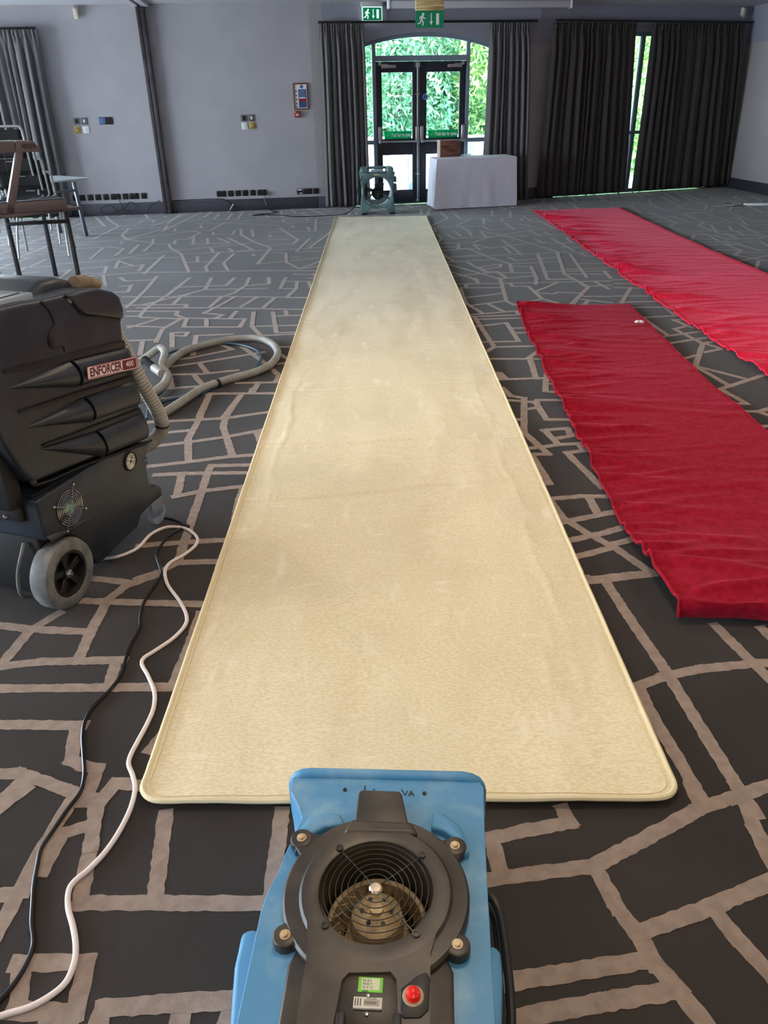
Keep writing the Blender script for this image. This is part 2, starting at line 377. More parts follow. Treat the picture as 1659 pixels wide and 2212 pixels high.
# carpet pattern: woven lines, slightly proud of the pile
LINES = '-82,239 -92,232 -96,223 -96,207 -95,190;-105,237 -92,234;-105,223 -96,222 -60,219;-110,216 -116,207 -118,191;-130,210 -116,207 -97,205;-120,188 -107,190 -81,190;-83,190 -82,178;-116,178 -62,177;-62,214 -62,195 -63,177;-110,163 -84,162;-86,162 -84,154 -83,149 -79,147 -75,146 -75,141 -75,135;-102,145 -95,145 -80,139 -73,135;-97,134 -94,140 -93,143;-62,140 -69,141 -71,135;-63,152 -61,158;-72,136 -78,137 -80,122 -81,111 -82,99;-86,110 -80,111;-95,134 -91,140;-72,136 -69,122 -67,109;-77,126 -72,128;-77,125 -78,116;-67,108 -28,107;-54,131 -51,109;-26,131 -26,110;-75,95 -61,95 -60,85 -65,84;-74,95 -71,86;-72,86 -60,85;-55,83 -55,86 -30,87;-40,86 -40,83;-30,87 -31,83;19,121 31,124 42,126 41,130;23,121 24,113;18,111 33,113 44,114 54,119 73,129 82,132 94,136;74,136 74,130;85,132 84,123 84,114;45,113 47,104 50,97 51,92 54,87 57,80;51,99 64,103 83,110;67,103 69,97 73,88;21,89 50,93;19,82 39,85 53,87;71,231 71,228 95,232;77,228 79,207 82,180 83,166 85,136 86,127;70,172 81,177 93,180 110,182 115,182;72,172 72,163 75,132;105,201 109,182 111,174;119,199 120,194;98,495 94,452;70,464 74,452;71,452 102,453;102,460 95,429 104,425;100,442 103,441;71,437 74,422 81,418 72,367 79,339 70,339;71,415 79,413 87,410;78,400 85,402;104,413 88,414 86,411 87,384 101,383;70,385 74,385;82,369 95,371 95,361 87,358;83,369 86,351;70,346 87,350 99,351;96,351 97,342 88,340 95,302 97,302;71,336 73,307 67,306;70,292 84,294 97,293;87,292 87,278;70,290 72,276 79,262 87,250 94,234;70,271 97,280;83,261 96,267;69,256 82,261;86,253 96,257;69,244 86,251;69,229 95,233;-113,437 -99,437 -60,436;-101,437 -99,397 -99,368 -93,340;-77,445 -77,437;-82,435 -85,399 -84,384 -73,346;-125,393 -101,395 -86,396 -61,405;-114,377 -99,380;-115,359 -100,363 -81,369 -60,379;-65,375 -59,354;-110,335 -93,339 -75,344 -60,346;-60,334 -81,334 -81,324 -80,307 -79,281 -78,263 -77,247 -82,241 -89,236;-105,325 -92,326 -60,325;-93,325 -90,303;-91,302 -80,307 -61,311;-62,310 -62,297 -61,281;-95,260 -78,262 -61,263;-77,247 -61,247;-215,664 -215,695 -217,738 -222,799;-187,788 -191,708 -197,664;-191,744 -144,747 -142,783;-165,786 -161,732 -174,712 -204,673;-160,731 -104,729;-127,782 -125,745 -131,713 -140,698 -143,662;-108,780 -104,750 -124,744;-91,778 -91,728 -76,726 -81,692;-78,758 -76,724;-92,761 -67,757 -61,719;-230,707 -141,700 -59,687;-172,712 -177,702 -177,671;-219,673 -165,671 -164,662;-205,663 -142,657 -63,644;-197,660 -195,633 -206,634;-210,651 -167,647 -166,635 -158,625 -166,590 -162,554;-128,697 -137,659 -144,639 -127,631 -131,622;-108,692 -117,658;-92,688 -97,654;-118,643 -119,621;-193,629 -177,625 -157,621;-156,623 -107,616 -107,591 -151,595 -154,621;-138,619 -133,593;-177,624 -194,596;-196,602 -168,596;-185,559 -164,560;-172,555 -165,522;-128,519 -136,569 -110,571;-147,540 -156,578 -144,579 -144,568 -154,570;-103,638 -98,592 -81,548;-97,592 -60,593;-87,636 -77,572 -62,572;-77,640 -75,626;-84,623 -60,625;-72,534 -58,533;-113,543 -103,530 -128,512 -143,506;-80,522 -119,501 -140,491;-100,542 -77,498 -64,470 -64,457;-68,515 -60,502;-76,489 -60,497;-119,498 -110,477;-136,476 -112,476 -92,482;-118,474 -109,455;-133,472 -126,449;-132,448 -109,452;-88,456 -61,456;-75,454 -76,437;-107,438 -60,435;-82,435 -86,399;-101,437 -100,400;-127,431 -112,433;-86,565 -60,567;-81,690 -59,686;-440,1289 -392,1180 -423,1160;-430,1307 -410,1255 -371,1177 -370,1061;-371,1177 -305,1192 -311,1308;-367,1307 -348,1254 -409,1245;-281,1324 -294,1116;-299,1306 -323,1169;-248,1297 -245,1228 -281,1215;-227,1293 -224,1224;-214,1312 -208,1221 -246,1228;-228,1122 -221,1193 -159,1214;-260,1185 -214,1186 -140,1149;-300,1133 -325,1048 -378,1028;-362,1150 -282,1154;-349,1148 -340,1085 -322,1047 -280,1015;-322,1047 -249,1110 -237,1093 -244,1043 -258,1038 -252,1005 -278,1008;-288,1047 -280,1008 -276,953;-259,1006 -249,973 -227,930 -194,817;-300,807 -241,822 -194,817 -129,818 -60,810;-245,921 -239,813;-333,996 -306,975 -302,928;-296,1004 -289,949;-356,880 -302,896 -254,944 -201,973 -158,998;-188,1124 -179,1069 -153,1004 -127,957 -129,855 -66,883;-171,1113 -161,1052;-221,929 -184,935 -136,941 -78,945;-184,935 -182,843 -176,822;-165,922 -167,865 -155,823;-204,910 -197,875;-209,873 -172,875;-119,927 -105,920 -99,862 -81,822;-135,1124 -100,1016 -103,984 -133,976;-138,1022 -111,1018;-90,1202 -83,1085;-146,1087 -75,1084;-58,1104 -81,951 -59,952;-86,1021 -94,926 -62,929;-57,876 -81,822 -60,838;-206,1045 -184,1006;-192,1043 -147,948 -172,934;-238,1056 -228,999;-219,1047 -209,996;-230,999 -183,1002;-279,809 -261,758;-259,798 -248,779 -221,782;-318,849 -291,860 -282,822 -302,822;-288,894 -279,849 -253,865 -249,830;-287,889 -264,862;-301,1174 -293,1124;-396,1108 -335,1107;-281,1138 -277,1114 -227,1114;-231,1077 -191,1071 -193,1109;-221,1098 -217,1075;-373,983 -334,988 -325,909;-375,937 -348,945;-338,833 -325,845 -320,801;-395,1011 -354,1012;-295,985 -289,938;-276,903 -226,908;-200,967 -191,936;-177,960 -169,939;-130,1164 -107,1178 -60,1153;-96,1126 -91,1094;-87,891 -102,890;57,1267 86,1276;96,1260 101,1184 70,1106;116,1228 118,1175 152,1180 145,1120;135,1179 106,1106 70,1106;69,1294 65,1230;82,1299 74,1222;68,1093 141,1101;75,1089 75,1057 66,1058;99,1059 104,1013;88,1030 93,996 129,1008;111,1100 118,1061 117,1019;70,1033 77,1031 78,998 71,970;71,963 113,966 134,999 202,1059 231,1070;132,1054 134,999;135,1053 157,1015 198,890 227,877;156,1169 159,1144 201,1143 205,1167 174,1179;175,1166 175,1141;141,1101 145,1062 199,1075;175,1118 178,1060;190,1115 207,1077;211,1188 213,1133 240,1113;220,1171 231,1063;127,1213 194,1201 231,1195;175,1260 166,1193;200,1241 191,1182;166,1247 195,1256;126,1008 230,1009;195,1049 201,1002;212,1037 214,1009;177,1012 180,999;150,979 156,875;144,928 146,889;67,914 130,926 161,943 200,959;95,956 91,918;69,938 92,935;114,949 129,921;112,953 115,910;190,982 194,945;210,984 217,893;228,986 227,949;190,947 230,946;209,918 230,917;70,899 79,846;72,841 124,852 107,909 102,926 70,912;113,886 93,876;74,871 155,879 198,886;118,870 135,824 131,782;139,864 145,841 193,857;136,825 190,830;174,878 158,741 183,741;197,886 179,766 188,706 157,637;208,873 196,746;220,879 223,859 229,859;204,817 230,815;184,789 228,790;182,765 218,762;165,780 224,776;136,812 154,808 149,747 143,722;101,812 108,779;93,839 106,780;103,811 126,825 123,809 109,800;71,831 115,748;71,790 90,753 92,736;71,766 108,780 152,775;109,786 117,785 121,755;117,751 150,761;220,779 217,740;173,853 168,829;87,758 92,753 92,734;71,731 112,730 141,729 214,730;81,731 78,713;74,714 109,711;73,710 72,655 82,617;72,673 108,688;115,755 107,659 111,643;76,645 107,659;90,650 99,623;70,613 109,623 110,613;112,645 138,663 151,641;128,654 135,639;121,729 121,716 135,714 138,663;137,691 164,727;138,687 151,681 156,687 177,681;182,748 186,703 156,638;188,708 209,711;199,728 203,696;175,669 197,667;171,658 191,644;175,654 168,640;159,750 159,743 183,743;149,751 144,724;72,607 109,610;76,599 109,600;74,608 78,522 105,522;78,522 70,509;70,577 96,586 97,535 70,535;98,570 107,570;99,557 106,557;70,495 104,492;97,495 105,508;97,490 94,453;71,465 74,464 76,452;219,734 233,734;215,718 232,716;210,701 232,696;224,700 199,642;201,668 230,665;199,645 230,645;201,626 229,625 228,599;200,593 230,597;201,590 204,540;197,538 230,550;231,584 222,584 228,561;229,569 226,566 214,558 220,519 197,470 218,442;197,521 229,534;221,520 229,523;221,519 228,506 214,499;195,486 205,492;197,468 203,430;194,425 230,449;196,423 200,401 193,402;192,390 201,389 211,394;201,389 205,381;192,368 199,368;190,360 195,360;362,1280 393,1281 383,1190 405,1184;433,1318 425,1222 461,1244;433,1318 395,1345 368,1311;391,1388 447,1363 436,1317;478,1392 468,1302;503,1456 482,1319;526,1468 505,1324 513,1283 481,1212 457,1233 460,1266 496,1306 515,1296;532,1450 521,1325;560,1460 561,1347;603,1389 586,1361 584,1311;562,1386 545,1355 545,1327 583,1316;550,1276 515,1203;500,1225 486,1200 436,1179 511,1190;370,1171 381,1144 395,1157;396,1199 398,1088 380,1064 381,1029;399,1146 415,1153 418,1107;398,1088 479,1092;439,1181 435,1092 417,1059 417,1017;369,1022 485,1001;430,1081 480,1075;435,1065 415,993 425,992 422,951;453,1053 442,1015;471,1059 464,1008;481,1122 496,1125 478,1056 509,1053;470,1175 472,1088;504,1169 503,1084 528,1095;406,983 454,976 453,951 408,948 406,983;368,1004 388,1001 401,984 394,938 402,908;383,983 366,945;375,953 398,950;370,930 396,929;371,912 399,913;392,918 394,873 376,846 397,805;368,879 390,878;420,856 390,861;369,813 414,844;386,811 367,773;407,909 412,871 427,872;422,928 439,928 433,886;368,1102 399,1102;366,1069 381,1069;368,987 401,984;444,1005 441,980;565,1274 553,1193 553,1150;464,1010 459,943;458,1131 457,1112;396,910 412,915 401,937;622,1371 610,1310;604,1360 633,1326;520,1199 544,1173 569,1185;572,1224 588,1227'
polys = [[tuple(int(v)/100 for v in q.split(',')) for q in pl.split()] for pl in LINES.split(';')]
# beyond what the photograph shows, the same kind of network goes on
rnd = random.Random(3)
def split(q, d):
    (a, bb, c, e) = q
    def ln(p, r): return math.hypot(p[0]-r[0], p[1]-r[1])
    def mix(p, r, t): return (p[0]+(r[0]-p[0])*t, p[1]+(r[1]-p[1])*t)
    w = (ln(a, bb)+ln(e, c))/2; h = (ln(bb, c)+ln(a, e))/2
    if w*h < .06 + rnd.random()*.12 or d > 11: return
    t1 = rnd.uniform(.3, .7); t2 = min(.85, max(.15, t1+rnd.uniform(-.16, .16)))
    if w > h*rnd.uniform(.8, 1.2):
        p, r = mix(a, bb, t1), mix(e, c, t2); gen.append([p, r]); split((a, p, r, e), d+1); split((p, bb, c, r), d+1)
    else:
        p, r = mix(a, e, t1), mix(bb, c, t2); gen.append([p, r]); split((a, bb, r, p), d+1); split((p, r, c, e), d+1)
gen = []
split(((-7.95, -3.95), (7.9, -3.95), (6.4, 15.2), (-7.95, 12.6)), 0)
occ = set()
for pl in polys:
    for i in range(len(pl)-1):
        (x0, y0), (x1, y1) = pl[i], pl[i+1]; n = max(1, int(math.hypot(x1-x0, y1-y0)/.05))
        for k in range(n+1):
            cx_, cy_ = int(math.floor((x0+(x1-x0)*k/n)*10)), int(math.floor((y0+(y1-y0)*k/n)*10))
            for dx in (-1, 0, 1):
                for dy in (-1, 0, 1): occ.add((cx_+dx, cy_+dy))
for g in gen:
    (x0, y0), (x1, y1) = g; n = max(1, int(math.hypot(x1-x0, y1-y0)/.1)); run = []
    for i in range(n+1):
        p = (x0+(x1-x0)*i/n, y0+(y1-y0)*i/n)
        ok = (int(math.floor(p[0]*10)), int(math.floor(p[1]*10))) not in occ
        if ok: run.append(p)
        else:
            if len(run) > 1: polys.append([run[0], run[-1]])
            run = []
    if len(run) > 1: polys.append([run[0], run[-1]])
segs = []
for pl in polys:
    for i in range(len(pl)-1):
        if math.hypot(pl[i+1][0]-pl[i][0], pl[i+1][1]-pl[i][1]) > .01: segs.append((pl[i], pl[i+1]))
HW = .0185; lay = []
b = B(); bm = b.bm
def bbx(s0, m0): return min(s0[0][0], s0[1][0])-m0, max(s0[0][0], s0[1][0])+m0, min(s0[0][1], s0[1][1])-m0, max(s0[0][1], s0[1][1])+m0
bbs = [bbx(s0, .04) for s0 in segs]
for i, (p, q) in enumerate(segs):
    used = set(); bi = bbs[i]
    for j in range(i):
        bj = bbs[j]
        if bi[0] < bj[1] and bj[0] < bi[1] and bi[2] < bj[3] and bj[2] < bi[3]: used.add(lay[j])
    l = 0
    while l in used: l += 1
    lay.append(l)
    z = .0006 + .00018*l
    d = Vector((q[0]-p[0], q[1]-p[1])); L = d.length; d.normalize(); nn = Vector((-d.y, d.x))
    near = (p[1]+q[1])/2 < 5
    e = HW*.8; st = .014 if near else .08
    N = max(1, int((L+2*e)/st)); a0 = Vector(p) - d*e
    Vp = []
    for k in range(N+1):
        c = a0 + d*((L+2*e)*k/N); j1 = rnd.uniform(-.0022, .0022) if near else 0; j2 = rnd.uniform(-.0022, .0022) if near else 0
        c1 = c + nn*(HW+j1); c2 = c - nn*(HW+j2)
        Vp.append((bm.verts.new((c1.x, c1.y, z)), bm.verts.new((c2.x, c2.y, z))))
    for k in range(N): bm.faces.new((Vp[k][0], Vp[k][1], Vp[k+1][1], Vp[k+1][0]))
tag(obj('carpet_line', b, M_LINE, floor, smooth=False), kind='stuff')

# partition post and ceiling track
b = B(); u0 = (4.650, 2.514)[0]
b.box(u0, -.09, 0, u0+.055, 0, CEIL-.03, bev=.006); b.box(u0+.062, -.10, 0, u0+.12, 0, CEIL-.03, bev=.006); b.box(u0+.05, -.05, 0, u0+.07, 0, CEIL-.03)
tag(obj('trim_1', b, M_POST, mw=wm(0)), 'dark metal folding-partition post on the grey wall', kind='structure')
b = B()
b.box(u0-.06, -9, CEIL-.035, u0+.03, .0, CEIL, mi=0); b.box(u0+.09, -9, CEIL-.035, u0+.18, .0, CEIL, mi=0); b.box(u0+.03, -9, CEIL-.01, u0+.09, .0, CEIL, mi=1)
tag(obj('trim_2', b, [M_TRACKW, M_RAIL], mw=wm(0), smooth=False), 'white ceiling track with black slot for the folding partition', kind='structure')

# ceiling lamps over the near half of the room
for i, (x, y) in enumerate(LAMPS):
    e = empty('ceiling_light', 'round recessed warm ceiling light, '+('left', 'middle', 'right')[i % 3]+' one of the '+('nearest', 'middle', 'farthest')[i//3]+' row above the rugs', 'light', loc=(x, y, CEIL), group='recessed ceiling lights')
    b = B(); b.lathe([(.13, 0), (.17, 0), (.175, -.012), (.13, -.018)], 32, closed=True); obj('trim_ring', b, M_WHITE, e)
    b = B(); b.lathe([(0, -.004), (.128, -.004)], 32); obj('diffuser', b, mat('lamp_glow', (255, 214, 160), emit=6), e)
    ld = bpy.data.lights.new('lamp', 'AREA'); ld.shape = 'DISK'; ld.size = .26; ld.energy = LAMP_W; ld.color = WARM
    lo = bpy.data.objects.new('lamp_light', ld); COL.objects.link(lo); lo.location = (x, y, CEIL-.03)

# ------------------------------------------------------------------ doors
MW1 = wm(1)
DU0, DUM, DU1 = .999, 1.668, 2.437
FY0, FY1 = .07, .14
b = B()
ins = .05
N = 24
# arched outer frame
outer = [(AU0, 0)] + [(AU0 + (AU1-AU0)*i/N, ARC(AU0 + (AU1-AU0)*i/N)) for i in range(N+1)] + [(AU1, 0)]
arcin = [(AU0+ins + (AU1-AU0-2*ins)*i/N, ARC(AU0+ins + (AU1-AU0-2*ins)*i/N)-ins) for i in range(N+1)]
for i in range(N):
    p = outer[1+i]; q = outer[2+i]
    b.prism([p, q, arcin[i+1], arcin[i]], FY0, FY1, 'y')
b.box(AU0, FY0, 0, AU0+ins, FY1, ARC(AU0+ins)-.02); b.box(AU1-ins, FY0, 0, AU1, FY1, ARC(AU1-ins)-.02)
b.box(DU0-.055, FY0-.01, 0, DU0, FY1, ARC(DU0)-.03, bev=.004); b.box(DU1, FY0-.01, 0, DU1+.055, FY1, ARC(DU1)-.03, bev=.004)
b.box(DU0-.05, FY0-.01, 2.05, DU1+.05, FY1, 2.125, bev=.004)
b.box(AU0+.02, FY0, .90, DU0-.02, FY1, .96); b.box(DU1+.02, FY0, .90, AU1-.02, FY1, .96)
b.box(AU0+.02, FY0, 0, DU0-.02, FY1, .08); b.box(DU1+.02, FY0, 0, AU1-.02, FY1, .08)
b.box(DU0, FY0+.0, 0, DU1, FY1, .015)
door = tag(obj('door_1', b, M_FRAME, mw=MW1, smooth=False), 'slate grey arched door frame with double glass doors and sidelights', kind='structure')
def pane(parent, pts, y=.105, name='glass_pane', th=.008):
    b = B(); b.prism(pts, y, y+th, 'y'); return obj(name, b, M_GLASS, parent, smooth=False)
fan = [(DU0 + (DU1-DU0)*i/N, ARC(DU0 + (DU1-DU0)*i/N)-ins+.004) for i in range(N+1)]
pane(door, [(DU1, 2.12), (DU0, 2.12)] + fan)
for a, c in ((AU0+ins, DU0-.055), (DU1+.055, AU1-ins)):
    up_ = [(a + (c-a)*i/6, ARC(a + (c-a)*i/6)-ins+.004) for i in range(7)]
    pane(door, [(c, .96), (a, .96)] + up_)
    pane(door, [(a, .08), (c, .08), (c, .90), (a, .90)])
def leaf(u0, u1, hinge_left):
    y0, y1 = FY0+.005, FY1-.02; b = B(); st = .085; w = u1-u0
    a, c = u0+st, u1-st
    if hinge_left: c = u1-.105; a = u0+.085
    else: a = u0+.115; c = u1-.095
    b.box(u0, y0, .012, a, y1, 2.045, bev=.003); b.box(c, y0, .012, u1, y1, 2.045, bev=.003)
    b.box(a-.005, y0, .012, c+.005, y1, .215, bev=.003); b.box(a-.005, y0, .74, c+.005, y1, .975, bev=.003); b.box(a-.005, y0, 1.90, c+.005, y1, 2.045, bev=.003)
    lf = obj('door_leaf', b, M_DOOR, door)
    pane(lf, rrectz(a, .21, c, .745), .105-.02); pane(lf, rrectz(a, .97, c, 1.905), .105-.02)
    # push bar
    b = B(); zz = .965
    for x in (u0+.035, u1-.035):
        b.box(x-.028, y0-.05, zz-.04, x+.028, y0, zz+.19, bev=.012, seg=3); b.box(x-.024, y0-.095, zz-.055, x+.024, y0, zz-.005, bev=.012, seg=3)
    b.tube([(u0+.03, y0-.085, zz-.03), (u1-.03, y0-.085, zz-.03)], .017, 12)
    obj('push_bar', b, M_STEEL, lf)
    # sign
    b = B(); sa, sb = a+.03, c-.02; b.box(sa, y0-.008, .975, sb, y0-.0075, 1.085, mi=0)
    b.box(sa+.10, y0-.0135, .985, sa+.104, y0-.011, 1.075, mi=1)
    chk = [(sa+.03, 1.02), (sa+.045, 1.005), (sa+.085, 1.065), (sa+.075, 1.068), (sa+.046, 1.028), (sa+.038, 1.034)]
    b.prism(chk, y0-.0135, y0-.011, 'y', mi=1)
    sg = obj('push_sign', b, [M_VINYL, M_VINYLW], lf, smooth=False)
    tl = text('sign_lettering', 'Push bar to open', .076, M_WHITE, lf, T((sa+.115, y0-.013, 1.03)) @ RX(90), align='LEFT', bold=.0028)
    wt = max(v.co.x for v in tl.data.vertices)
    for v in tl.data.vertices: v.co.x *= (sb-sa-.13)/wt
    # closer
    b = B(); cx = u0+.19 if hinge_left else u1-.19
    b.box(cx-.115, y0-.05, 1.955, cx+.115, y0, 2.0, bev=.006)
    ex = u0+.055 if hinge_left else u1-.055
    b.box(min(ex, cx)-.0, y0-.03, 2.0, max(ex, cx), y0-.018, 2.012); b.box(ex-.02, y0-.04, 1.99, ex+.02, y0, 2.04, bev=.004)
    obj('door_closer', b, M_STEEL, lf)
    return lf
def rrectz(a, z0, c, z1):
    r = .02; return [(x, z) for x, z in rrect(c-a+.004, z1-z0+.004, r, 3, (a+c)/2, (z0+z1)/2)]
lf = leaf(DU0+.004, DUM+.012, True)
rf_ = leaf(DUM+.018, DU1-.004, False)
b = B(); x = DUM-.015; y0 = FY0-.015
b.tube([(x, y0, .03), (x, y0, 2.03)], .011, 10)
for z in (.05, .45, .97, 1.60, 2.0): b.box(x-.03, y0-.012, z-.012, x+.03, y0+.02, z+.012, bev=.004)
b.box(x-.035, y0-.03, 1.96, x+.035, y0+.02, 2.03, bev=.006)
obj('bolt_rod', b, M_STEEL, lf)
b = B(); x = (1.766, 1.560)[0]+.012; b.lathe([(0, 0), (.045, 0), (.045, .004), (0, .004)], 24, M=T((x, FY0+.004, 1.56)) @ RX(90)); b.lathe([(.034, .0045), (.038, .0045), (.038, .0055), (.034, .0055)], 24, M=T((x, FY0+.004, 1.56)) @ RX(90), mi=1, closed=True)
tag(obj('fire_door_sticker', b, [M_BLUES, M_WHITE], rf_), 'round blue sticker')

# windows (double leaf behind curtains)
def window(name, k, u0, u1, z0, z1, bars):
    b = B(); w = .06
    b.box(u0, .08, z0, u0+w, .15, z1); b.box(u1-w, .08, z0, u1, .15, z1); b.box(u0, .08, z1-w, u1, .15, z1); b.box(u0, .08, z0, u1, .15, z0+w)
    for x in bars: b.box(x-.035, .075, z0, x+.035, .155, z1)
    b.box(u0, .08, .93, u1, .15, .98)
    o = tag(obj(name, b, M_FRAME, mw=wm(k), smooth=False), kind='structure')
    xs = [u0+w] + list(bars) + [u1-w]
    for i in range(len(xs)-1):
        for (za, zb) in ((z0+w, .93), (.98, z1-w)):
            b = B(); b.box(xs[i], .11, za, xs[i+1], .118, zb); obj('glass_pane', b, M_GLASS, o, smooth=False)
    return o
xm = (1.908, 2.286)[0]+.07
window('window_1', 2, .45, 3.6, 0, 2.43, (1.1, xm-.0, 2.75))
window('window_2', 0, .3, 3.0, 0, 2.42, (1.2, 2.1))
window('window_3', 5, 2.0, 6.2, 0, 2.45, (3.4, 4.8)); window('window_4', 5, 7.2, 11.4, 0, 2.45, (8.6, 10.0)); window('window_5', 5, 12.1, 16.3, 0, 2.45, (13.5, 14.9))

# ------------------------------------------------------------------ curtains
def curtain(label, k, t0, t1, b0, b1, folds, seed, mt, ztop=2.52, zbot=.03, amp=.055, off=.12, group=None, bow=None):
    r = random.Random(seed)
    n = folds*12; ph = []; acc = 0
    wts = [r.uniform(.6, 1.5) for _ in range(folds)]; tot = sum(wts); edges = [0]
    for w_ in wts: edges.append(edges[-1]+w_/tot)
    am = [r.uniform(.5, 1.15) for _ in range(folds)]; dr = [r.uniform(-.012, .012) for _ in range(folds)]
    def fn(s, v):
        # s across, v from top to bottom
        i = 0
        while i < folds-1 and edges[i+1] < s: i += 1
        loc = (s-edges[i])/(edges[i+1]-edges[i])
        hv = min(1, v*6)
        a = amp*am[i]*(.35+.65*hv)*(.75+.5*v)
        yy = -(abs(math.sin(PI*loc))**.8)*a + .25*a*math.sin(4*PI*loc+i)*.25
        if v < .045: yy = yy*.5 + .012*math.sin(s*folds*4*PI)
        u = (t0+(t1-t0)*s)*(1-v) + (b0+(b1-b0)*s)*v + dr[i]*v*math.sin(PI*loc) + .012*math.sin(v*5+i)*v
        return Vector((u, -off + yy, ztop + (zbot + .012*math.sin(i*2.1+loc) - ztop)*v))
    bb = B(); bb.grid(fn, n, 26)
    o = obj('curtain', bb, mt, mw=wm(k), ang=80)
    sm = o.modifiers.new('thickness', 'SOLIDIFY'); sm.thickness = .004
    b2 = B(); b2.grid(lambda s, v: fn(s, v*.035) + Vector((0, -.006, .012)), n, 2)
    h = obj('curtain_heading', b2, mt, ang=60); h.parent = o; sm = h.modifiers.new('thickness', 'SOLIDIFY'); sm.thickness = .006
    return tag(o, label, 'curtain', group)
def rail(label, k, u0, u1, z):
    b = B(); b.box(u0, -.135, z-.018, u1, -.105, z+.012, bev=.004)
    for x in np.linspace(u0+.12, u1-.12, max(2, int((u1-u0)/.9))): b.box(x-.012, -.12, z-.006, x+.012, 0, z+.018)
    tag(obj('curtain_rail', b, M_RAIL, mw=wm(k)), label, 'curtain rail')
rail('black curtain rail above the arched doors', 1, (0.146, 2.557)[0]-.02, (3.492, 2.546)[0], 2.55)
rail('black curtain rail at far right above the closed pair of curtains', 2, (0.193, 2.559)[0], (3.950, 2.584)[0], 2.56)
rail('short black curtain rail at top left corner of the photo', 0, .2, (3.247, 2.517)[0], 2.52)
curtain('grey gathered curtain left of the arched doors, beside the fire notice', 1, (0.141, 2.488)[0], (0.799, 2.484)[0], (0.086, 0.025)[0]+.03, (0.834, 0.032)[0], 9, 1, M_CURT, amp=.105)
curtain('grey gathered curtain right of the arched doors, behind the white tablecloth', 1, (2.732, 2.502)[0], (3.367, 2.516)[0], (2.697, 0.032)[0], (3.486, 0.010)[0], 8, 2, M_CURT, amp=.105)
curtain('near-black closed curtain at far right, left one of the pair', 2, (0.204, 2.529)[0]-.05, (1.709, 2.540)[0]-.05, (0.117, 0.007)[0]-.05, (1.861, 0.014)[0]-.05, 13, 3, M_CURTD, amp=.10, zbot=.045)
curtain('near-black closed curtain at far right, right one of the pair beside the corner', 2, (2.017, 2.543)[0]-.05, (3.792, 2.556)[0], (2.006, 0.007)[0]-.05, (4.024, -0.024)[0]-.03, 14, 4, M_CURTD, amp=.10, zbot=.05)
curtain('dark grey curtain at top left behind the stacked chairs', 0, 2.05, (3.266, 2.517)[0], 2.1, (3.210, 0.190)[0]+.03, 11, 5, M_CURT, amp=.10, ztop=2.49)

# ------------------------------------------------------------------ wall fittings
def plate(k, px, kind, label, cat, name, w=.086, h=.086, group=None, dz=0):
    u, z = px
    b = B(); b.prism(rrect(w, h, .006), -.010, 0, 'y', bev=.002, seg=2)
    mt = {'black': M_BLACKP, 'grey': M_GREYP, 'white': M_WHITE, 'brass': M_BRASS, 'blue': M_BLUES}[kind]
    o = obj(name, b, mt, mw=wm(k, u, z)); tag(o, label, cat, group); return o
def holes3(o, cx=0):
    b = B()
    for x, z, w_, h_ in ((0, .016, .004, .008), (-.011, -.006, .007, .004), (.011, -.006, .007, .004)):
        b.box(cx+x-w_, -.012, z-h_, cx+x+w_, -.009, z+h_)
    obj('pin_slot', b, M_RAIL, o, smooth=False)
    b = B(); b.box(cx-.03, -.0135, .026, cx-.016, -.009, .036, bev=.001); obj('rocker', b, M_GREYP, o)
ords = ['leftmost', 'second from left', 'third from left', 'fourth from left', 'fifth from left', 'sixth from left', 'seventh from left', 'eighth from left', 'rightmost']
LX = [(170, 1), (178, 1), (196, 1), (212, 1), (229, 1), (250, 2), (271, 1), (290, 2), (311, 1)]
pxs = [(3.322, 0.261), (3.424, 0.264), (3.546, 0.267), (3.662, 0.267), (3.780, 0.270), (3.927, 0.269), (4.077, 0.267), (4.212, 0.266), (4.361, 0.265)]
for i, ((u, z), (_, g)) in enumerate(zip(pxs, LX)):
    o = plate(0, (u, .27), 'black', ('black double' if g == 2 else 'black single')+' socket plate above skirting left of partition post, '+ords[i]+' in its row', 'socket', 'wall_socket', .146 if g == 2 else .086)
    for cx in ((-.036, .036) if g == 2 else (0,)): holes3(o, cx)
pxs = [((5.562, 0.248), 2), ((5.710, 0.247), 1), ((5.826, 0.246), 1), ((5.939, 0.253), 1), ((6.056, 0.253), 1), ((6.202, 0.252), 2)]
o6 = ['leftmost', 'second from left', 'third from left', 'fourth from left', 'fifth from left', 'rightmost, with plug,']
for i, ((u, z), g) in enumerate(pxs):
    o = plate(0, (u, .262), 'black', ('black double' if g == 2 else 'black single')+' socket plate right of partition post, '+o6[i]+' of six', 'socket', 'wall_socket', .146 if g == 2 else .086)
    for cx in ((-.036, .036) if g == 2 else (0,)): holes3(o, cx)
for i, ((u, z), g, l) in enumerate([((6.800, 0.254), 1, 'socket plate with red and white inserts, near the curtain'), ((6.930, 0.254), 2, 'black double socket plate between two single plates near the curtain'), ((7.064, 0.256), 1, 'black single socket plate touching the curtain left of the doors')]):
    o = plate(0, (u, .258), 'black', l, 'socket', 'wall_socket', .146 if g == 2 else .086)
    for cx in ((-.036, .036) if g == 2 else (0,)): holes3(o, cx)
    if i == 0:
        b = B(); b.box(-.034, -.0125, .016, .034, -.0095, .034); obj('module_insert', b, M_WHITE, o); b = B(); b.box(-.034, -.0125, -.036, -.006, -.0095, -.018); tag(obj('module_insert', b, M_REDP, o), 'red module insert')
        b = B(); b.box(.006, -.0125, -.036, .034, -.0095, -.018); obj('module_insert', b, M_WHITE, o)
def dial(o):
    b = B(); b.lathe([(0, 0), (.028, 0), (.028, .022), (.022, .028), (0, .028)], 24, M=RX(90)); obj('dimmer_knob', b, M_BRASS if o['label'].find('brass') >= 0 else M_WHITE, o)
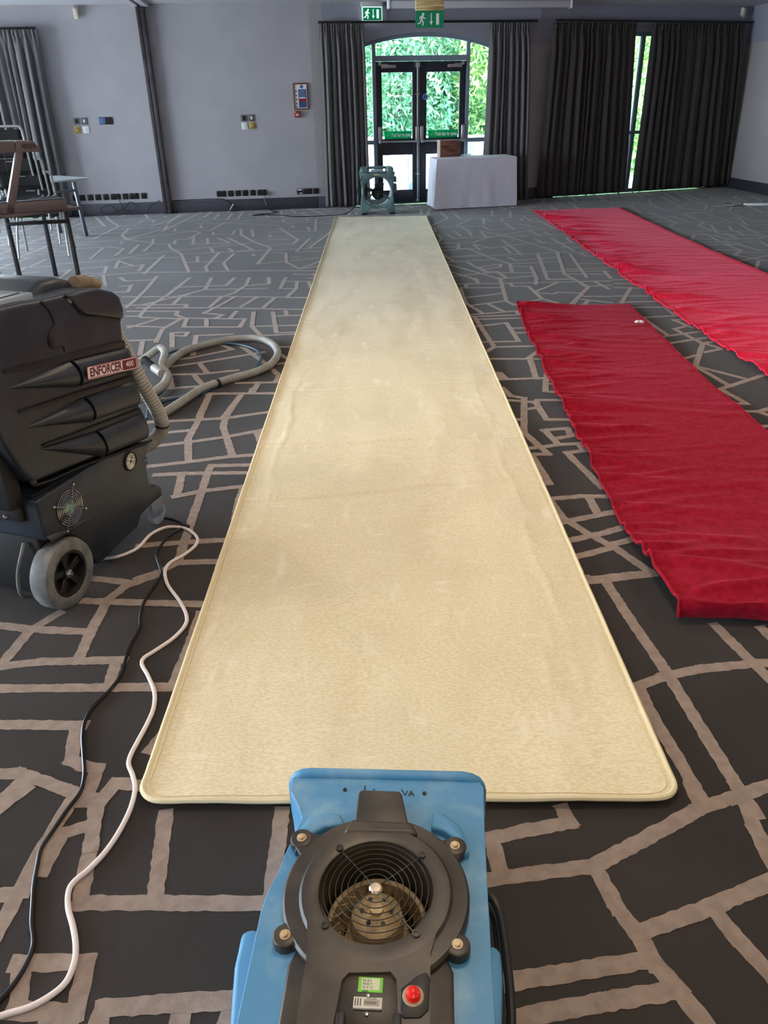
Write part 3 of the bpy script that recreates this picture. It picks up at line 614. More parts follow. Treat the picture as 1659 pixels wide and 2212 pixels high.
def quad(px, side, order):
    for (p, kind, what) in zip(px, order, ('upper left', 'upper right', 'lower left', 'lower right')):
        lab = {'grey_b': 'grey steel plate with black insert', 'grey': 'plain grey steel plate', 'white': 'white switch plate', 'brass': 'brass dimmer plate with round knob'}[kind]
        o = plate(0, p, kind.split('_')[0], lab+', '+what+' of the four '+side, 'switch', 'wall_switch', .095, .095)
        b = B()
        if kind == 'grey_b': b.box(-.018, -.014, -.03, .022, -.009, .03, bev=.003); obj('black_insert', b, M_RAIL, o)
        elif kind == 'brass': dial(o)
        else: b.box(-.012, -.014, -.02, .012, -.009, .02, bev=.003); obj('rocker', b, M_WHITE, o)
quad([(3.542, 1.334), (3.657, 1.334), (3.536, 1.216), (3.661, 1.216)], 'left of the partition post', ['grey_b', 'grey', 'brass', 'white'])
quad([(6.024, 1.324), (6.143, 1.325), (6.026, 1.216), (6.140, 1.220)], 'right of the partition post', ['grey_b', 'grey', 'white', 'brass'])
u, z = (3.973, 1.331)
o = plate(0, (u, z), 'black', 'wide black data plate with blue left half, between switches and partition post', 'socket', 'data_plate', .20, .10)
b = B(); b.box(-.095, -.014, -.043, -.005, -.009, .043, bev=.002); obj('blue_half', b, mat('plate_blue', (84, 106, 156), .4), o)
# fire action notice
u0_, z0_ = (6.797, 1.764); u1_, z1_ = (7.030, 1.417)
cu, cz = (u0_+u1_)/2, 1.60; w_, h_ = .225, .36
b = B()
for (x0, zz0, x1, zz1) in ((-w_/2, -h_/2, w_/2, -h_/2+.02), (-w_/2, h_/2-.02, w_/2, h_/2), (-w_/2, -h_/2+.02, -w_/2+.02, h_/2-.02), (w_/2-.02, -h_/2+.02, w_/2, h_/2-.02)): b.box(x0, -.022, zz0, x1, 0, zz1, bev=.004)
nt_ = obj('fire_notice', b, M_FRWOOD, mw=wm(0, cu, cz)); tag(nt_, 'wood-framed fire action notice with blue and red text panels on the wall', 'notice')
b = B(); b.box(-.094, -.010, -.162, .094, -.002, .162, mi=0); b.box(-.035, -.0115, -.15, .086, -.009, .095, mi=1); b.box(-.03, -.013, -.075, .082, -.0105, -.035, mi=2); b.box(-.025, -.013, -.028, .07, -.0105, -.012, mi=0)
b.lathe([(0, 0), (.024, 0), (.024, .0015), (0, .0015)], 24, M=T((.02, -.010, .13)) @ RX(90), mi=1)
for zc_ in (.07, .015, -.04, -.095, -.14): b.box(-.078, -.0115, zc_-.012, -.056, -.0095, zc_+.01, mi=3)
obj('notice_sheet', b, [M_PAPER, mat('print_blue', (44, 84, 140), .5), M_REDP, mat('print_grey', (110, 110, 112), .6)], nt_, smooth=False)
text('heading', 'i', .035, M_PAPER, nt_, T((.02, -.0125, .13)) @ RX(90))
for r_ in range(6): text('small_print', 'on discovering a fire', .0125, M_PAPER, nt_, T((-.028, -.0125, .078-.016*r_)) @ RX(90), align='LEFT', sx=.9)
b = B(); b.lathe([(0, 0), (.008, 0), (.008, .006), (0, .006)], 12, M=T((0, 0, h_/2+.012)) @ RX(90)); obj('hook', b, M_BRASS, nt_)
u, z = (6.842, 1.364)
b = B(); b.prism(rrect(.088, .088, .008), -.045, 0, 'y', bev=.006)
cp = obj('fire_call_point', b, M_REDP, mw=wm(0, u, z-.005)); tag(cp, 'small red break-glass fire call point under the framed notice', 'fire alarm')
b = B(); b.box(-.025, -.048, -.026, .025, -.044, .012, mi=0); b.box(-.033, -.048, .02, -.014, -.044, .037, mi=1); obj('call_glass', b, [mat('call_white', (190, 170, 165), .4), mat('amber', (230, 170, 40), .4)], cp)
# detectors at ceiling line
def pir(k, u, label):
    o = empty('motion_sensor', label, 'sensor', wm(k, u, 2.66))
    b = B(); b.box(-.035, -.03, 0, .035, 0, .12, bev=.012); obj('sensor_base', b, M_WHITE, o)
    b = B(); b.prism([(-.03, .12), (-.075, .09), (-.055, -.02), (-.03, -.04)], -.028, .03, 'x', bev=.008); obj('sensor_lens', b, mat('ivory', (214, 208, 186), .4), o)
pir(0, (3.812, 2.757)[0], 'small ivory motion sensor high on the wall above the switches at left')
pir(2, (3.866, 2.806)[0]-.06, 'small grey-white motion sensor high in the right corner')

# exit signs
def pictogram(b, w, h, y):
    def strip(pts, r):
        for i in range(len(pts)-1):
            p, q = Vector(pts[i]), Vector(pts[i+1]); d = (q-p).normalized(); n = Vector((-d.y, d.x))*r; p2 = p-d*r*.5; q2 = q+d*r*.5
            b.prism([tuple((p2+n)*1), tuple((p2-n)), tuple((q2-n)), tuple((q2+n))], y-.0015, y, 'y', mi=1)
    s = h; cx = -w*.30
    b.prism(circ(.085*s, 16, cx+.10*s, .33*s), y-.0015, y, 'y', mi=1)
    strip([(cx+.05*s, .22*s), (cx-.05*s, -.05*s)], .075*s); strip([(cx+.04*s, .2*s), (cx-.12*s, .17*s), (cx-.18*s, .04*s)], .032*s); strip([(cx+.05*s, .2*s), (cx+.15*s, .06*s), (cx+.26*s, .08*s)], .032*s)
    strip([(cx-.04*s, -.05*s), (cx+.10*s, -.16*s), (cx+.06*s, -.38*s)], .045*s); strip([(cx-.06*s, -.05*s), (cx-.14*s, -.24*s), (cx-.30*s, -.27*s)], .042*s)
    strip([(w*.06, .36*s), (w*.06, -.18*s)], .035*s); b.prism([(w*.06-.13*s, -.14*s), (w*.06, -.38*s), (w*.06+.13*s, -.14*s)], y-.0015, y, 'y', mi=1)
    b.box(w*.25, y-.0015, -.36*s, w*.25+.22*s*1.0, y, .36*s, mi=1)
M_GREENL = mat('sign_green_lit', (0, 132, 84), .5, emit=.35); M_WHITEL = mat('sign_white_lit', (225, 250, 245), .5, emit=.8)
ua, za = (0.787, 2.751); ub, zb = (1.092, 2.593)
sw_, sh_ = (ub-ua)*.985, .185
e = empty('exit_sign', 'small lit green exit sign on the wall above the left curtain', 'exit sign', wm(1, (ua+ub)/2, za-.10, .06))
b = B(); b.prism(rrect(sw_, sh_, .006), -.006, .01, 'y', mi=1); b.box(-sw_/2+.012, -.008, -sh_/2+.012, sw_/2-.012, -.005, sh_/2-.012, mi=0); pictogram(b, sw_*.86, sh_*.84, -.008); obj('sign_face', b, [M_GREENL, M_WHITEL], e, smooth=False)
b = B(); b.box(-sw_/2-.01, -.03, sh_/2, sw_/2+.01, .055, sh_/2+.09, bev=.006); obj('lamp_housing', b, M_TRACKW, e)
# hung sign, nearer the camera
px_, pz_ = (0.648, 10.512, 2.310)[:2], 2.31
E2 = T((px_[0], px_[1], 2.33)) @ RZ(4)
sc2 = .0
HX = ((0.811, 10.550, 2.310)[0]-(0.486, 10.473, 2.310)[0])
e = empty('exit_sign', 'larger unlit green exit sign hanging below an amber striped housing', 'exit sign', E2)
e.matrix_world = E2
w2 = HX; h2 = w2*.52
b = B(); b.box(-w2/2, -.006, -h2/2, w2/2, .006, h2/2, mi=0); pictogram(b, w2*.92, h2*.9, -.006); obj('sign_face', b, [M_GREEN, M_WHITE], e, smooth=False)
b = B(); b.box(-w2/2, -.03, h2/2, w2/2, .03, h2/2+w2*.33, bev=.003); obj('striped_housing', b, M_AMBER, e)  # box housing, streaked amber and cream
b = B(); b.tube([(-w2*.3, 0, h2/2+w2*.33), (-w2*.3, 0, CEIL-2.33)], .005, 8); b.tube([(w2*.3, 0, h2/2+w2*.33), (w2*.3, 0, CEIL-2.33)], .005, 8); obj('hanging_rod', b, M_WIRE, e)
# projection screen case under the ceiling
sx0 = (0.156, 12.642, 2.690); sx1 = (2.788, 13.155, 2.690)
u0, _ = (1.135, 2.796); u1, _ = (4.002, 2.790)
u0 = u0*.985+.03
e = empty('screen_case', 'long white projector screen case at the ceiling above the doors', 'projector screen', wm(1, 0, 2.70, .22))
b = B(); b.box(u0, -.10, 0, u1-.06, .02, .098, bev=.02, seg=3); obj('case', b, M_TRACKW, e)
b = B(); b.box(u0-.012, -.105, -.004, u0+.02, .025, .1, bev=.006); b.box(u1-.08, -.105, -.004, u1-.05, .025, .1, bev=.006); obj('end_cap', b, M_WHITE, e)

# wall cables
def cord(name, pts, r, mt, label, cat='cable', k=6, parent=None, n=8):
    b = B(); b.tube(smoothpath(pts, k), r, n); o = obj(name, b, mt, parent)
    if label: tag(o, label, cat)
    return o
def wp(k, u, z, off=.02):
    p = wm(k, u, z, off).translation; return (p.x, p.y, p.z)
uu_ = [(3.962, 0.261)[0], (3.995, 0.165)[0], (4.038, 0.081)[0], (4.141, 0.057)[0], (4.223, 0.123)[0], (4.141, 0.187)[0], (4.032, 0.129)[0]]
cord('wall_cable', [wp(0, uu_[0], .25), wp(0, uu_[1], .17, .05), wp(0, uu_[2], .08, .06), wp(0, uu_[3], .05, .06), wp(0, uu_[4], .14, .05), wp(0, uu_[5], .19, .05), wp(0, uu_[6], .10, .06), wp(0, uu_[6]-.25, .03, .08), wp(0, uu_[6]-.35, .10, .08), wp(0, uu_[6]-.2, .15, .07), wp(0, uu_[6]-.05, .02, .09)], .006, M_CORDB, 'black tangled cable against the skirting left of the partition post')
uu_ = [(4.608, 0.199)[0], (4.478, 0.149)[0], (4.394, 0.069)[0], (4.398, 0.007)[0]]
cord('wall_cable', [wp(0, uu_[0], .20, .03), wp(0, uu_[1], .14, .05), wp(0, uu_[2], .06, .06), wp(0, uu_[3], .01, .08)], .005, M_CORDB, 'short black cable drooping just left of the partition post')
uu_ = [(5.494, 0.185)[0], (5.637, 0.160)[0], (5.737, 0.073)[0], (5.817, 0.001)[0]]
cord('wall_cable', [wp(0, uu_[0]-.7, .185, .03), wp(0, uu_[0], .19, .03), wp(0, uu_[1], .16, .04), wp(0, uu_[2], .08, .05), wp(0, uu_[3], .015, .08), wp(0, uu_[2]-.1, .02, .09), wp(0, uu_[1], .10, .06)], .006, M_CORDB, 'black cable running along the skirting top right of the partition post')
b = B(); b.tube([wp(0, (5.671, 0.013)[0], .02, .07), wp(0, (5.738, 0.087)[0], .11, .07)], .006, 8)
tag(obj('cable_tag', b, M_WHITE), 'thin white plastic tie leaning on the skirting by the black cable', 'cable tie')
b = B(); b.box(-.025, -.05, -.04, .025, -.01, .02, bev=.008)
# fan power lead with plug
up = (6.238, 0.244)[0]
pts = [wp(0, up, .25, .04), wp(0, up, .15, .05), wp(0, up+.03, .05, .08), (-1.777, 13.349, 0.008), (-1.594, 12.919, 0.006), (-1.823, 12.731, 0.006), (-1.895, 12.633, 0.006), (-1.526, 12.625, 0.006), (-1.218, 12.356, 0.006), (-0.804, 12.393, 0.006), (-0.496, 12.559, 0.006), (-0.355, 12.697, 0.100), (-0.274, 12.397, 0.420), (-0.194, 12.325, 0.550)]
pl = cord('power_lead', [Vector(p) for p in pts], .006, M_CORDB, 'black power lead from the wall plug across to the far grey-green fan')
b = B(); b.box(-.028, -.055, -.03, .028, -.012, .03, bev=.008); h = obj('plug', b, M_CORDB, mw=wm(0, up, .255)); h.parent = pl

# ------------------------------------------------------------------ runner and red carpets
def resample(pts, n):
    P_ = [Vector(p) for p in pts]; L = [0]
    for i in range(1, len(P_)): L.append(L[-1]+(P_[i]-P_[i-1]).length)
    out = []
    for k in range(n+1):
        s_ = L[-1]*k/n; i = 1
        while i < len(L)-1 and L[i] < s_: i += 1
        t_ = (s_-L[i-1])/max(1e-9, L[i]-L[i-1]); out.append(P_[i-1].lerp(P_[i], t_))
    return out
CL = [(-0.611, 1.332, 0.015), (-0.612, 2.131, 0.015), (-0.611, 4.005, 0.015), (-0.620, 12.183, 0.015)]; CR = [(0.694, 1.306, 0.015), (0.690, 2.082, 0.015), (0.699, 3.924, 0.015), (0.709, 12.064, 0.015)]
CL = [Vector(p) for p in CL]; CR = [Vector(p) for p in CR]; NV = 640; NU = 80
Lr = resample([CL[0], CL[3]], NV); Rr = resample([CR[0], CR[3]], NV)
def nz(x, y, z=0): return noise.noise(Vector((x, y, z)))
def cream(s, v):
    s = .5 - .5*math.copysign(abs(1-2*s)**.7, 1-2*s)
    v = v/.04*.0055 if v < .04 else .0055 + (v-.04)/.96*.9945
    A_, B_ = CL[0].lerp(CL[3], v), CR[0].lerp(CR[3], v); p = A_.lerp(B_, s)
    # rounded near corners
    rc = .06; y_in = rc - v*10.95; x_e = min(s, 1-s)*1.33
    if y_in > 0 and x_e < rc:
        k_ = rc - math.sqrt(max(0, rc*rc - y_in*y_in)); p = p + (B_-A_).normalized()*(k_ if s < .5 else -k_)*(1-x_e/rc)
    z = .014
    z += .004*nz(p.x*3, p.y*1.1, 3) + .003*nz(p.x*8, p.y*3.5, 7) + .0012*nz(p.x*22, p.y*14, 1)
    for yc, a_, tw in ((3.55, .004, .02), (5.9, .004, -.03), (8.0, .004, .02), (3.0, .0025, .04), (2.35, .002, -.02), (4.4, .0025, .02), (9.5, .003, .01)):
        q = p.y - yc - tw*p.x*3 - .02*math.sin(p.x*5); z -= 1.5*a_*math.exp(-(q/.010)**2); z += a_*1.1*math.exp(-((q-.025)/.015)**2)
    for xc, y0_, y1_, a_ in ((-.50, 1.2, 5.5, .0035), (.56, 1.2, 5.0, .0035), (-.38, 1.3, 2.2, .002), (.47, 1.3, 2.3, .002)):
        if y0_ < p.y < y1_: z += a_*math.exp(-((p.x-xc-.012*math.sin(p.y*7)-.006*math.sin(p.y*23))/.008)**2)*math.sin(PI*(p.y-y0_)/(y1_-y0_))*(.5+.8*abs(nz(p.y*5, xc)))
    yy = 1.75-.5*abs(p.x)**.5*0
    q = p.y - 1.45 - .01*math.sin(p.x*9); z += .002*math.exp(-(q/.008)**2)
    if v < .012: z += .010*(1-v/.012)**2
    z = max(z, .006)
    return Vector((p.x, p.y, z))
b = B(); V = b.grid(cream, NU, NV)
edge = [V[0][j].co.copy() for j in range(NV, -1, -1)] + [V[i][0].co.copy() for i in range(1, NU)] + [V[NU][j].co.copy() for j in range(0, NV+1)]
rug = obj('runner_rug', b, M_RUG, ang=80); sm = rug.modifiers.new('thickness', 'SOLIDIFY'); sm.thickness = .008; sm.offset = -1
tag(rug, 'long cream pile runner rug laid up the middle towards the doors', 'rug')
b = B(); b.tube([c + Vector((0, 0, -.001)) for c in edge] , .0075, 8); eb = obj('edge_binding', b, M_RUGEDGE, rug)
b = B(); b.tube([c.lerp(Vector((.05, 6.5, c.z)), .0) + Vector((0, 0, .004)) + (Vector((.05, max(1.6, min(c.y, 12)), c.z))-c).normalized()*.018 for c in edge], .0012, 5); obj('stitch_line', b, mat('stitch', (206, 188, 146), .8), rug)

def redcarpet(label, left, right, mt, nv, nu, near_curl, seed, wr):
    Lp = resample(left, nv); Rp = resample(right, nv)
    def fn(s, v):
        i = int(round(v*nv)); p = Lp[i].lerp(Rp[i], s)
        ev = max(0, 1-s*1.9); er = max(0, (s-.8)*5)
        g = .22 + 1.45*ev
        # cross creases: wrinkles running over the width, strongest on the left edge
        w_ = nz(p.x*1.6+seed, p.y*9 + p.x*2.2, seed)
        w2_ = nz(p.x*3+seed*2, p.y*17 - p.x*3, seed*3)
        z = .010 + wr*(max(0, w_)**1.3*.030*g + max(0, w2_)**1.2*.016*g) + .004*nz(p.x*2, p.y*2, seed)
        xo = .012*nz(p.y*4, seed, 1)*(1-s) - .010*nz(p.y*5, seed, 4)*s
        z += .006*ev*ev
        if near_curl:
            t_ = max(0, 1 - v*6.2)
            hump = math.sin(min(1, t_*1.05)*PI*.62)**2*(.05+.025*math.sin(s*5.0+.6))
            z += hump*(1 if t_ < 1 else 1)
        if v == 0: z = z*.35
        return Vector((p.x+xo, p.y, max(.006, z)))
    b = B(); b.grid(fn, nu, nv)
    o = obj('red_carpet', b, mt, ang=80); sm = o.modifiers.new('thickness', 'SOLIDIFY'); sm.thickness = .006; sm.offset = -1
    b = B(); V_ = [fn(0, j/nv) + Vector((0, 0, .001)) for j in range(nv+1)] ; b.tube(V_, .006, 6); V2 = [fn(1, j/nv) + Vector((0, 0, .001)) for j in range(nv+1)]; b.tube(V2, .005, 6)
    obj('edge_hem', b, mt, o)
    return tag(o, label, 'carpet')
LP = [(0.935, 2.021, 0.010),(0.934, 2.085, 0.010),(0.926, 2.240, 0.010),(0.925, 2.425, 0.010),(0.928, 2.672, 0.010),(0.952, 3.097, 0.010),(0.969, 3.593, 0.010),(1.006, 4.382, 0.010),(1.052, 5.517, 0.010),(1.115, 6.340, 0.010)]
RP = [(1.86, 1.93, .01), (1.88, 2.3, .01), (1.92, 3.56, .01)] + [(1.921, 4.362, 0.010),(1.969, 5.318, 0.010),(2.021, 6.335, 0.010)]
redcarpet('shorter crimson carpet runner lying next to the cream rug, near end curled up', LP, RP, M_RED, 360, 70, True, 2.3, 1.7)
LP = [(2.34, 2.4, .01), (2.33, 3.4, .01)] + [(2.299, 4.422, 0.010),(2.276, 5.211, 0.010),(2.277, 6.167, 0.010),(2.285, 7.508, 0.010),(2.311, 9.319, 0.010),(2.338, 12.365, 0.010)]
RP = [(3.58, 2.4, .01), (3.60, 5.4, .01)] + [(3.616, 7.360, 0.010),(3.600, 8.395, 0.010),(3.605, 9.989, 0.010),(3.670, 12.585, 0.010)]
redcarpet('long bright red carpet runner at right edge reaching back to the curtains', LP, RP, M_RED2, 420, 60, False, 7.7, 1.7)
b = B(); c = Vector((1.912, 5.694, 0.030)); 
for k in range(5): b.box(c.x-.03+.012*k, c.y-.02+.006*(k % 3), c.z-.005, c.x-.012+.012*k, c.y+.008+.006*(k % 2), c.z+.006+.003*(k % 2), bev=.002)
tag(obj('paper_scrap', b, M_PAPER), 'tiny crumpled white paper scrap on the shorter red carpet', 'paper scrap')
# white strip with leads near right wall
c = Vector((5.845, 12.508, 0.020))
b = B(); b.box(-.28, -.03, 0, .3, .03, .035, bev=.008); st = obj('power_strip', b, M_WHITE, mw=T((c.x, c.y, 0)) @ RZ(-6)); tag(st, 'white power strip lying on the carpet at far right edge', 'power strip')
cord('looped_cable', [c + Vector(p) for p in ((-.25, 0, -.012), (-.4, .05, -.012), (-.5, .22, -.012), (-.36, .36, -.012), (-.24, .2, -.012), (-.36, .0, -.008), (-.6, -.08, -.012), (-.75, .0, -.012))], .008, mat('cord_grey', (150, 148, 140), .5), 'looped grey cable beside the white power strip')

# ------------------------------------------------------------------ table with white cloth, box, napkin
zt = .72
q = [(0.917, 12.833, 0.720), (2.168, 13.125, 0.720), (2.151, 14.061, 0.720), (0.831, 13.601, 0.720)]
fl_ = Vector(q[0][:2]); fr_ = Vector(q[1][:2]); bl_ = Vector(q[0][:2]).lerp(Vector(q[3][:2]), .78); br_ = fr_ + (bl_-fl_)
cor = [fl_, fr_, br_, bl_]
def cloth():
    b = B(); per = []; nside = 40
    cen = (fl_+br_)/2
    for k in range(4):
        a_, c_ = cor[k], cor[(k+1) % 4]
        for i in range(nside): per.append((a_.lerp(c_, i/nside), k, i/nside))
    n = len(per); NZ = 16; rings = []
    for j in range(NZ+1):
        v = j/NZ; z = zt - .012*(1 if j else 0) - (zt-.012-.012)*v if j else zt-.006
        row = []
        for idx, (p, k, t_) in enumerate(per):
            d = (p-cen).normalized(); corner = min(t_, 1-t_)*2
            w_ = .024*nz(idx*.21, v*1.6, 5)*v + .004*nz(idx*.5, v*14, 9) + .006*math.sin(idx*.55)*v*(1.6 if k in (3, 1) else .5)
            fl2 = max(0, 1-corner*3.5)*v*.035
            o_ = p + d*(w_+fl2+.012*v+ .004)
            zz = z
            if j == NZ: zz = .012
            row.append(b.bm.verts.new((o_.x, o_.y, zz)))
        rings.append(row)
    for j in range(NZ):
        for i in range(n): b.bm.faces.new((rings[j][i], rings[j][(i+1) % n], rings[j+1][(i+1) % n], rings[j+1][i]))
    top = [b.bm.verts.new((p.x, p.y, zt)) for p, _, _ in [(x[0].lerp(cen, .02), 0, 0) for x in per]]
    for i in range(n): b.bm.faces.new((top[i], top[(i+1) % n], rings[0][(i+1) % n], rings[0][i]))
    b.bm.faces.new(top)
    return b
cl = obj('tablecloth', cloth(), M_CLOTH, ang=50); tag(cl, 'white floor-length tablecloth over a small table in front of the glass doors', 'tablecloth')
p0 = Vector((0.990, 13.251, 0.720)); p1 = Vector((1.319, 13.368, 0.720)); wv = (p1-p0).length; an = math.degrees(math.atan2((p1-p0).y, (p1-p0).x))
b = B(); b.box(.015, -.0, 0, wv, .10, .235, bev=.004)
wb = obj('wooden_box', b, M_WOOD, mw=T((p0.x, p0.y+.02, zt)) @ RZ(an)); tag(wb, 'dark striped wooden box standing on the white tablecloth', 'box')
b = B(); b.box(-.002, -.004, 0, .016, .104, .242, bev=.003); obj('end_panel', b, mat('pale_end', (196, 176, 160), .5), wb)
p2 = Vector((1.439, 13.686, 0.720)); b = B(); b.box(-.06, -.05, 0, .07, .05, .006, bev=.002); b.box(-.03, -.04, .006, .08, .03, .012, bev=.002)
tag(obj('folded_napkin', b, M_PAPER, mw=T((p2.x, p2.y, zt+.001)) @ RZ(20)), 'folded white napkin beside the wooden box on the tablecloth', 'napkin')

# ------------------------------------------------------------------ far fan
pL = Vector((-0.226, 12.399, 0.000)); pR = Vector((0.228, 12.430, 0.000)); an = math.degrees(math.atan2(pR.y-pL.y, pR.x-pL.x))
FW = (pR-pL).length+.06; FH = .66
mf = T(((pL.x+pR.x)/2, (pL.y+pR.y)/2+.16, 0)) @ RZ(an)
fan_ = empty('axial_fan', 'grey-green upright axial carpet fan at the far end of the cream rug', 'fan', mf); fan_.matrix_world = mf
b = B(); w = FW; cz = .315; ro, ri = .235, .205
outer_ = [(-w/2, .02), (-w/2+.02, .0), (-w/2+.075, .0), (-w/2+.12, .075), (-.10, .095), (.10, .095), (w/2-.12, .075), (w/2-.075, .0), (w/2-.02, 0), (w/2, .02), (w/2-.012, .15), (w/2-.035, .32), (w/2-.012, .48), (w/2+.0, .585), (w/2-.04, .60), (.12, .565), (-.12, .565), (-w/2+.04, .60), (-w/2, .585), (-w/2+.012, .48), (-w/2+.035, .32), (-w/2+.012, .15)]
for y0, y1 in ((-.15, -.09), (.09, .15)): b.prism(outer_, y0, y1, 'y', hole=[(x*.98, z+cz) for x, z in circ(ri+.01, 40)], bev=.008, seg=2)
obj('housing_frame', b, M_TEAL, fan_)
b = B(); b.lathe([(ri+.012, -.14), (ro, -.13), (ro, .13), (ri+.012, .14), (ri, .13), (ri, -.13)], 48, M=T((0, 0, cz)) @ RX(90), closed=True); 
obj('duct_ring', b, mat('duct_grey', (120, 142, 150), .4), fan_)
b = B()
for sx in (-1, 1): b.box(sx*(w/2-.07)-.055, -.14, .565, sx*(w/2-.07)+.055, .14, .655, bev=.03, seg=4)
b.box(-.14, -.055, .625, .14, .01, .662, bev=.014, seg=3); b.box(-.14, -.13, .57, .14, -.10, .60, bev=.008)
obj('carry_handle', b, M_TEAL, fan_)
b = B(); b.box(-.09, -.125, .588, .09, -.118, .628, bev=.002); tag(obj('brand_label', b, mat('label_pale', (150, 172, 190), .4), fan_), 'pale blue label')
b = B(); b.box(-.05, -.154, .545, .045, -.148, .562, bev=.001); obj('warning_label', b, mat('label_cream', (206, 196, 150), .4), fan_)
b = B(); b.lathe([(0, -.10), (.06, -.10), (.08, -.08), (.08, .05), (.05, .09), (0, .09)], 28, M=T((0, 0, cz-.03)) @ RX(90)); b.box(-.03, -.05, cz+.04, .03, .06, cz+.10, bev=.008); obj('motor', b, M_RAIL, fan_)
b = B()
for a_ in (90, 210, 330): b.tube([(.05*math.cos(math.radians(a_)), .0, cz+.05*math.sin(math.radians(a_))), (ri*math.cos(math.radians(a_)), .0, cz+ri*math.sin(math.radians(a_)))], .013, 8)
obj('motor_strut', b, mat('duct_grey', (120, 142, 150)), fan_)
for k in range(3):
    b = B(); a0 = 2*PI*k/3+.9
    def bl(s_, v_, a0=a0):
        r_ = .05+.10*s_; aa = a0 + (v_-.5)*.6*(1-.25*s_); return Vector((r_*math.cos(aa), .05*(v_-.5)+.05, cz-.0+r_*math.sin(aa)))
    b.grid(bl, 6, 5); o = obj('fan_blade', b, M_GLASS if False else mat('blade_grey', (96, 104, 108), .5), fan_, ang=60); 
    if True: o.hide_render = False
b = B()
for y_ in (-.145,):
    for r_ in (.05, .12, .19): b.tube([(x, y_, z+cz) for x, z in circ(r_, 32)], .0022, 5, closed=True)
    for a_ in range(0, 360, 60): b.tube([(0, y_, cz), (.21*math.cos(math.radians(a_+30)), y_, cz+.21*math.sin(math.radians(a_+30)))], .0028, 5)
obj('wire_guard', b, M_RAIL, fan_)
b = B(); 
for r_ in range(12):
    rr_ = .125+.006*r_; pts = [(rr_*math.cos(a_), -.02+.006*r_, cz+rr_*math.sin(a_)) for a_ in np.linspace(PI*1.13, PI*1.87, 18)]; b.tube(pts, .0025, 5)
obj('outlet_louvre', b, mat('duct_pale', (176, 200, 208), .4), fan_)
b = B(); b.box(w/2-.03, -.1, .30, w/2+.035, .06, .42, bev=.015); b.box(w/2-.02, -.1, .44, w/2+.03, .04, .52, bev=.012); obj('cord_wrap', b, M_TEAL, fan_)
for sx in (-1, 1):
    b = B(); b.box(sx*(w/2-.045)-.04, -.16, 0, sx*(w/2-.045)+.04, .16, .03, bev=.01); obj('rubber_foot', b, M_RAIL, fan_)

# ------------------------------------------------------------------ near blue air mover
AM = T((-.03, .925, 0)) @ RZ(-4)
am = empty('air_mover', 'blue low-profile air mover with round black intake grille nearest the camera', 'air mover', AM); am.matrix_world = AM
BP = [(-0.195, 0.292),(-0.202, 0.283),(-0.200, 0.247),(-0.177, 0.208),(-0.165, 0.176),(-0.172, 0.144),(-0.184, 0.093),(-0.192, 0.048),(-0.204, 0.003),(-0.208, -0.034),(-0.208, -0.065)]
BP2 = [(0.204, -0.113),(0.205, -0.037),(0.205, 0.008),(0.207, 0.161),(0.211, 0.273),(0.203, 0.288)]
body = BP + [(BP[-1][0], -.24), (-.17, -.27), (.14, -.27), (BP2[0][0], -.24)] + BP2
cg = (0.000, 0.001); rg = .1015
b = B(); b.prism(body[::-1], .028, .205, 'z', hole=circ(rg+.004, 48, cg[0], cg[1]), bev=.0)
obj_body = obj('housing', b, M_BLUE, am, ang=30)
bv = obj_body.modifiers.new('round', 'BEVEL'); bv.width = .012; bv.segments = 3; bv.limit_method = 'ANGLE'; bv.angle_limit = math.radians(50)
# nozzle lip with rolled edge
b = B(); lipy = [body[0], body[1]]
x0, y0 = BP[1][0], (BP[0][1]+BP[1][1])/2; x1, y1 = BP2[-1][0]+.004, BP2[-1][1]
b.tube([(x0+.005, y0+.003, .03), (x0, y0+.004, .10), (x0, y0+.005, .175), (x0+.003, y0+.006, .188), (x0+.010, y0+.007, .198), (x0+.022, y0+.008, .204), (x0+.04, y0+.009, .206), (x1-.04, y1+.012, .206), (x1-.022, y1+.010, .204), (x1-.010, y1+.008, .198), (x1-.003, y1+.006, .188), (x1, y1+.006, .175), (x1, y1+.005, .10), (x1-.005, y1+.003, .03)], .012, 12)
b.box(x0+.01, y0-.005, .018, x1-.01, y1+.018, .034, bev=.004)
obj('outlet_lip', b, M_BLUE, am)
# raised scroll shoulders following the cover
b = B()
for pts in ([(-0.162, 0.138),(-0.148, 0.169),(-0.119, 0.183),(-0.085, 0.178),(-0.073, 0.153),(-0.114, 0.145),(-0.148, 0.116),(-0.165, 0.083)], [(0.103, 0.191),(0.127, 0.188),(0.159, 0.159),(0.167, 0.130),(0.175, 0.098),(0.161, 0.093),(0.149, 0.129),(0.122, 0.147),(0.099, 0.154)]):
    b = B(); b.prism(pts, .20, .222, 'z', bev=.006); obj('scroll_shoulder', b, M_BLUE, am)
# side feet towers
for pts in ([(-0.239, -0.090),(-0.240, -0.058),(-0.221, -0.050),(-0.198, -0.058),(-0.187, -0.096)], [(0.223, -0.102),(0.223, -0.073),(0.212, -0.062),(0.196, -0.066),(0.192, -0.103)]):
    xs = [p[0] for p in pts]; ys = [p[1] for p in pts]; 
    pts2 = [pts[0], pts[1], pts[2], pts[3], pts[4], (pts[4][0], -.22), ((pts[0][0]*.7+pts[4][0]*.3), -.22), (pts[0][0], -.12)]
    b = B(); b.prism(pts2, .0, .185, 'z', bev=.010, seg=3); f_ = obj('side_foot', b, M_BLUE, am, ang=40)
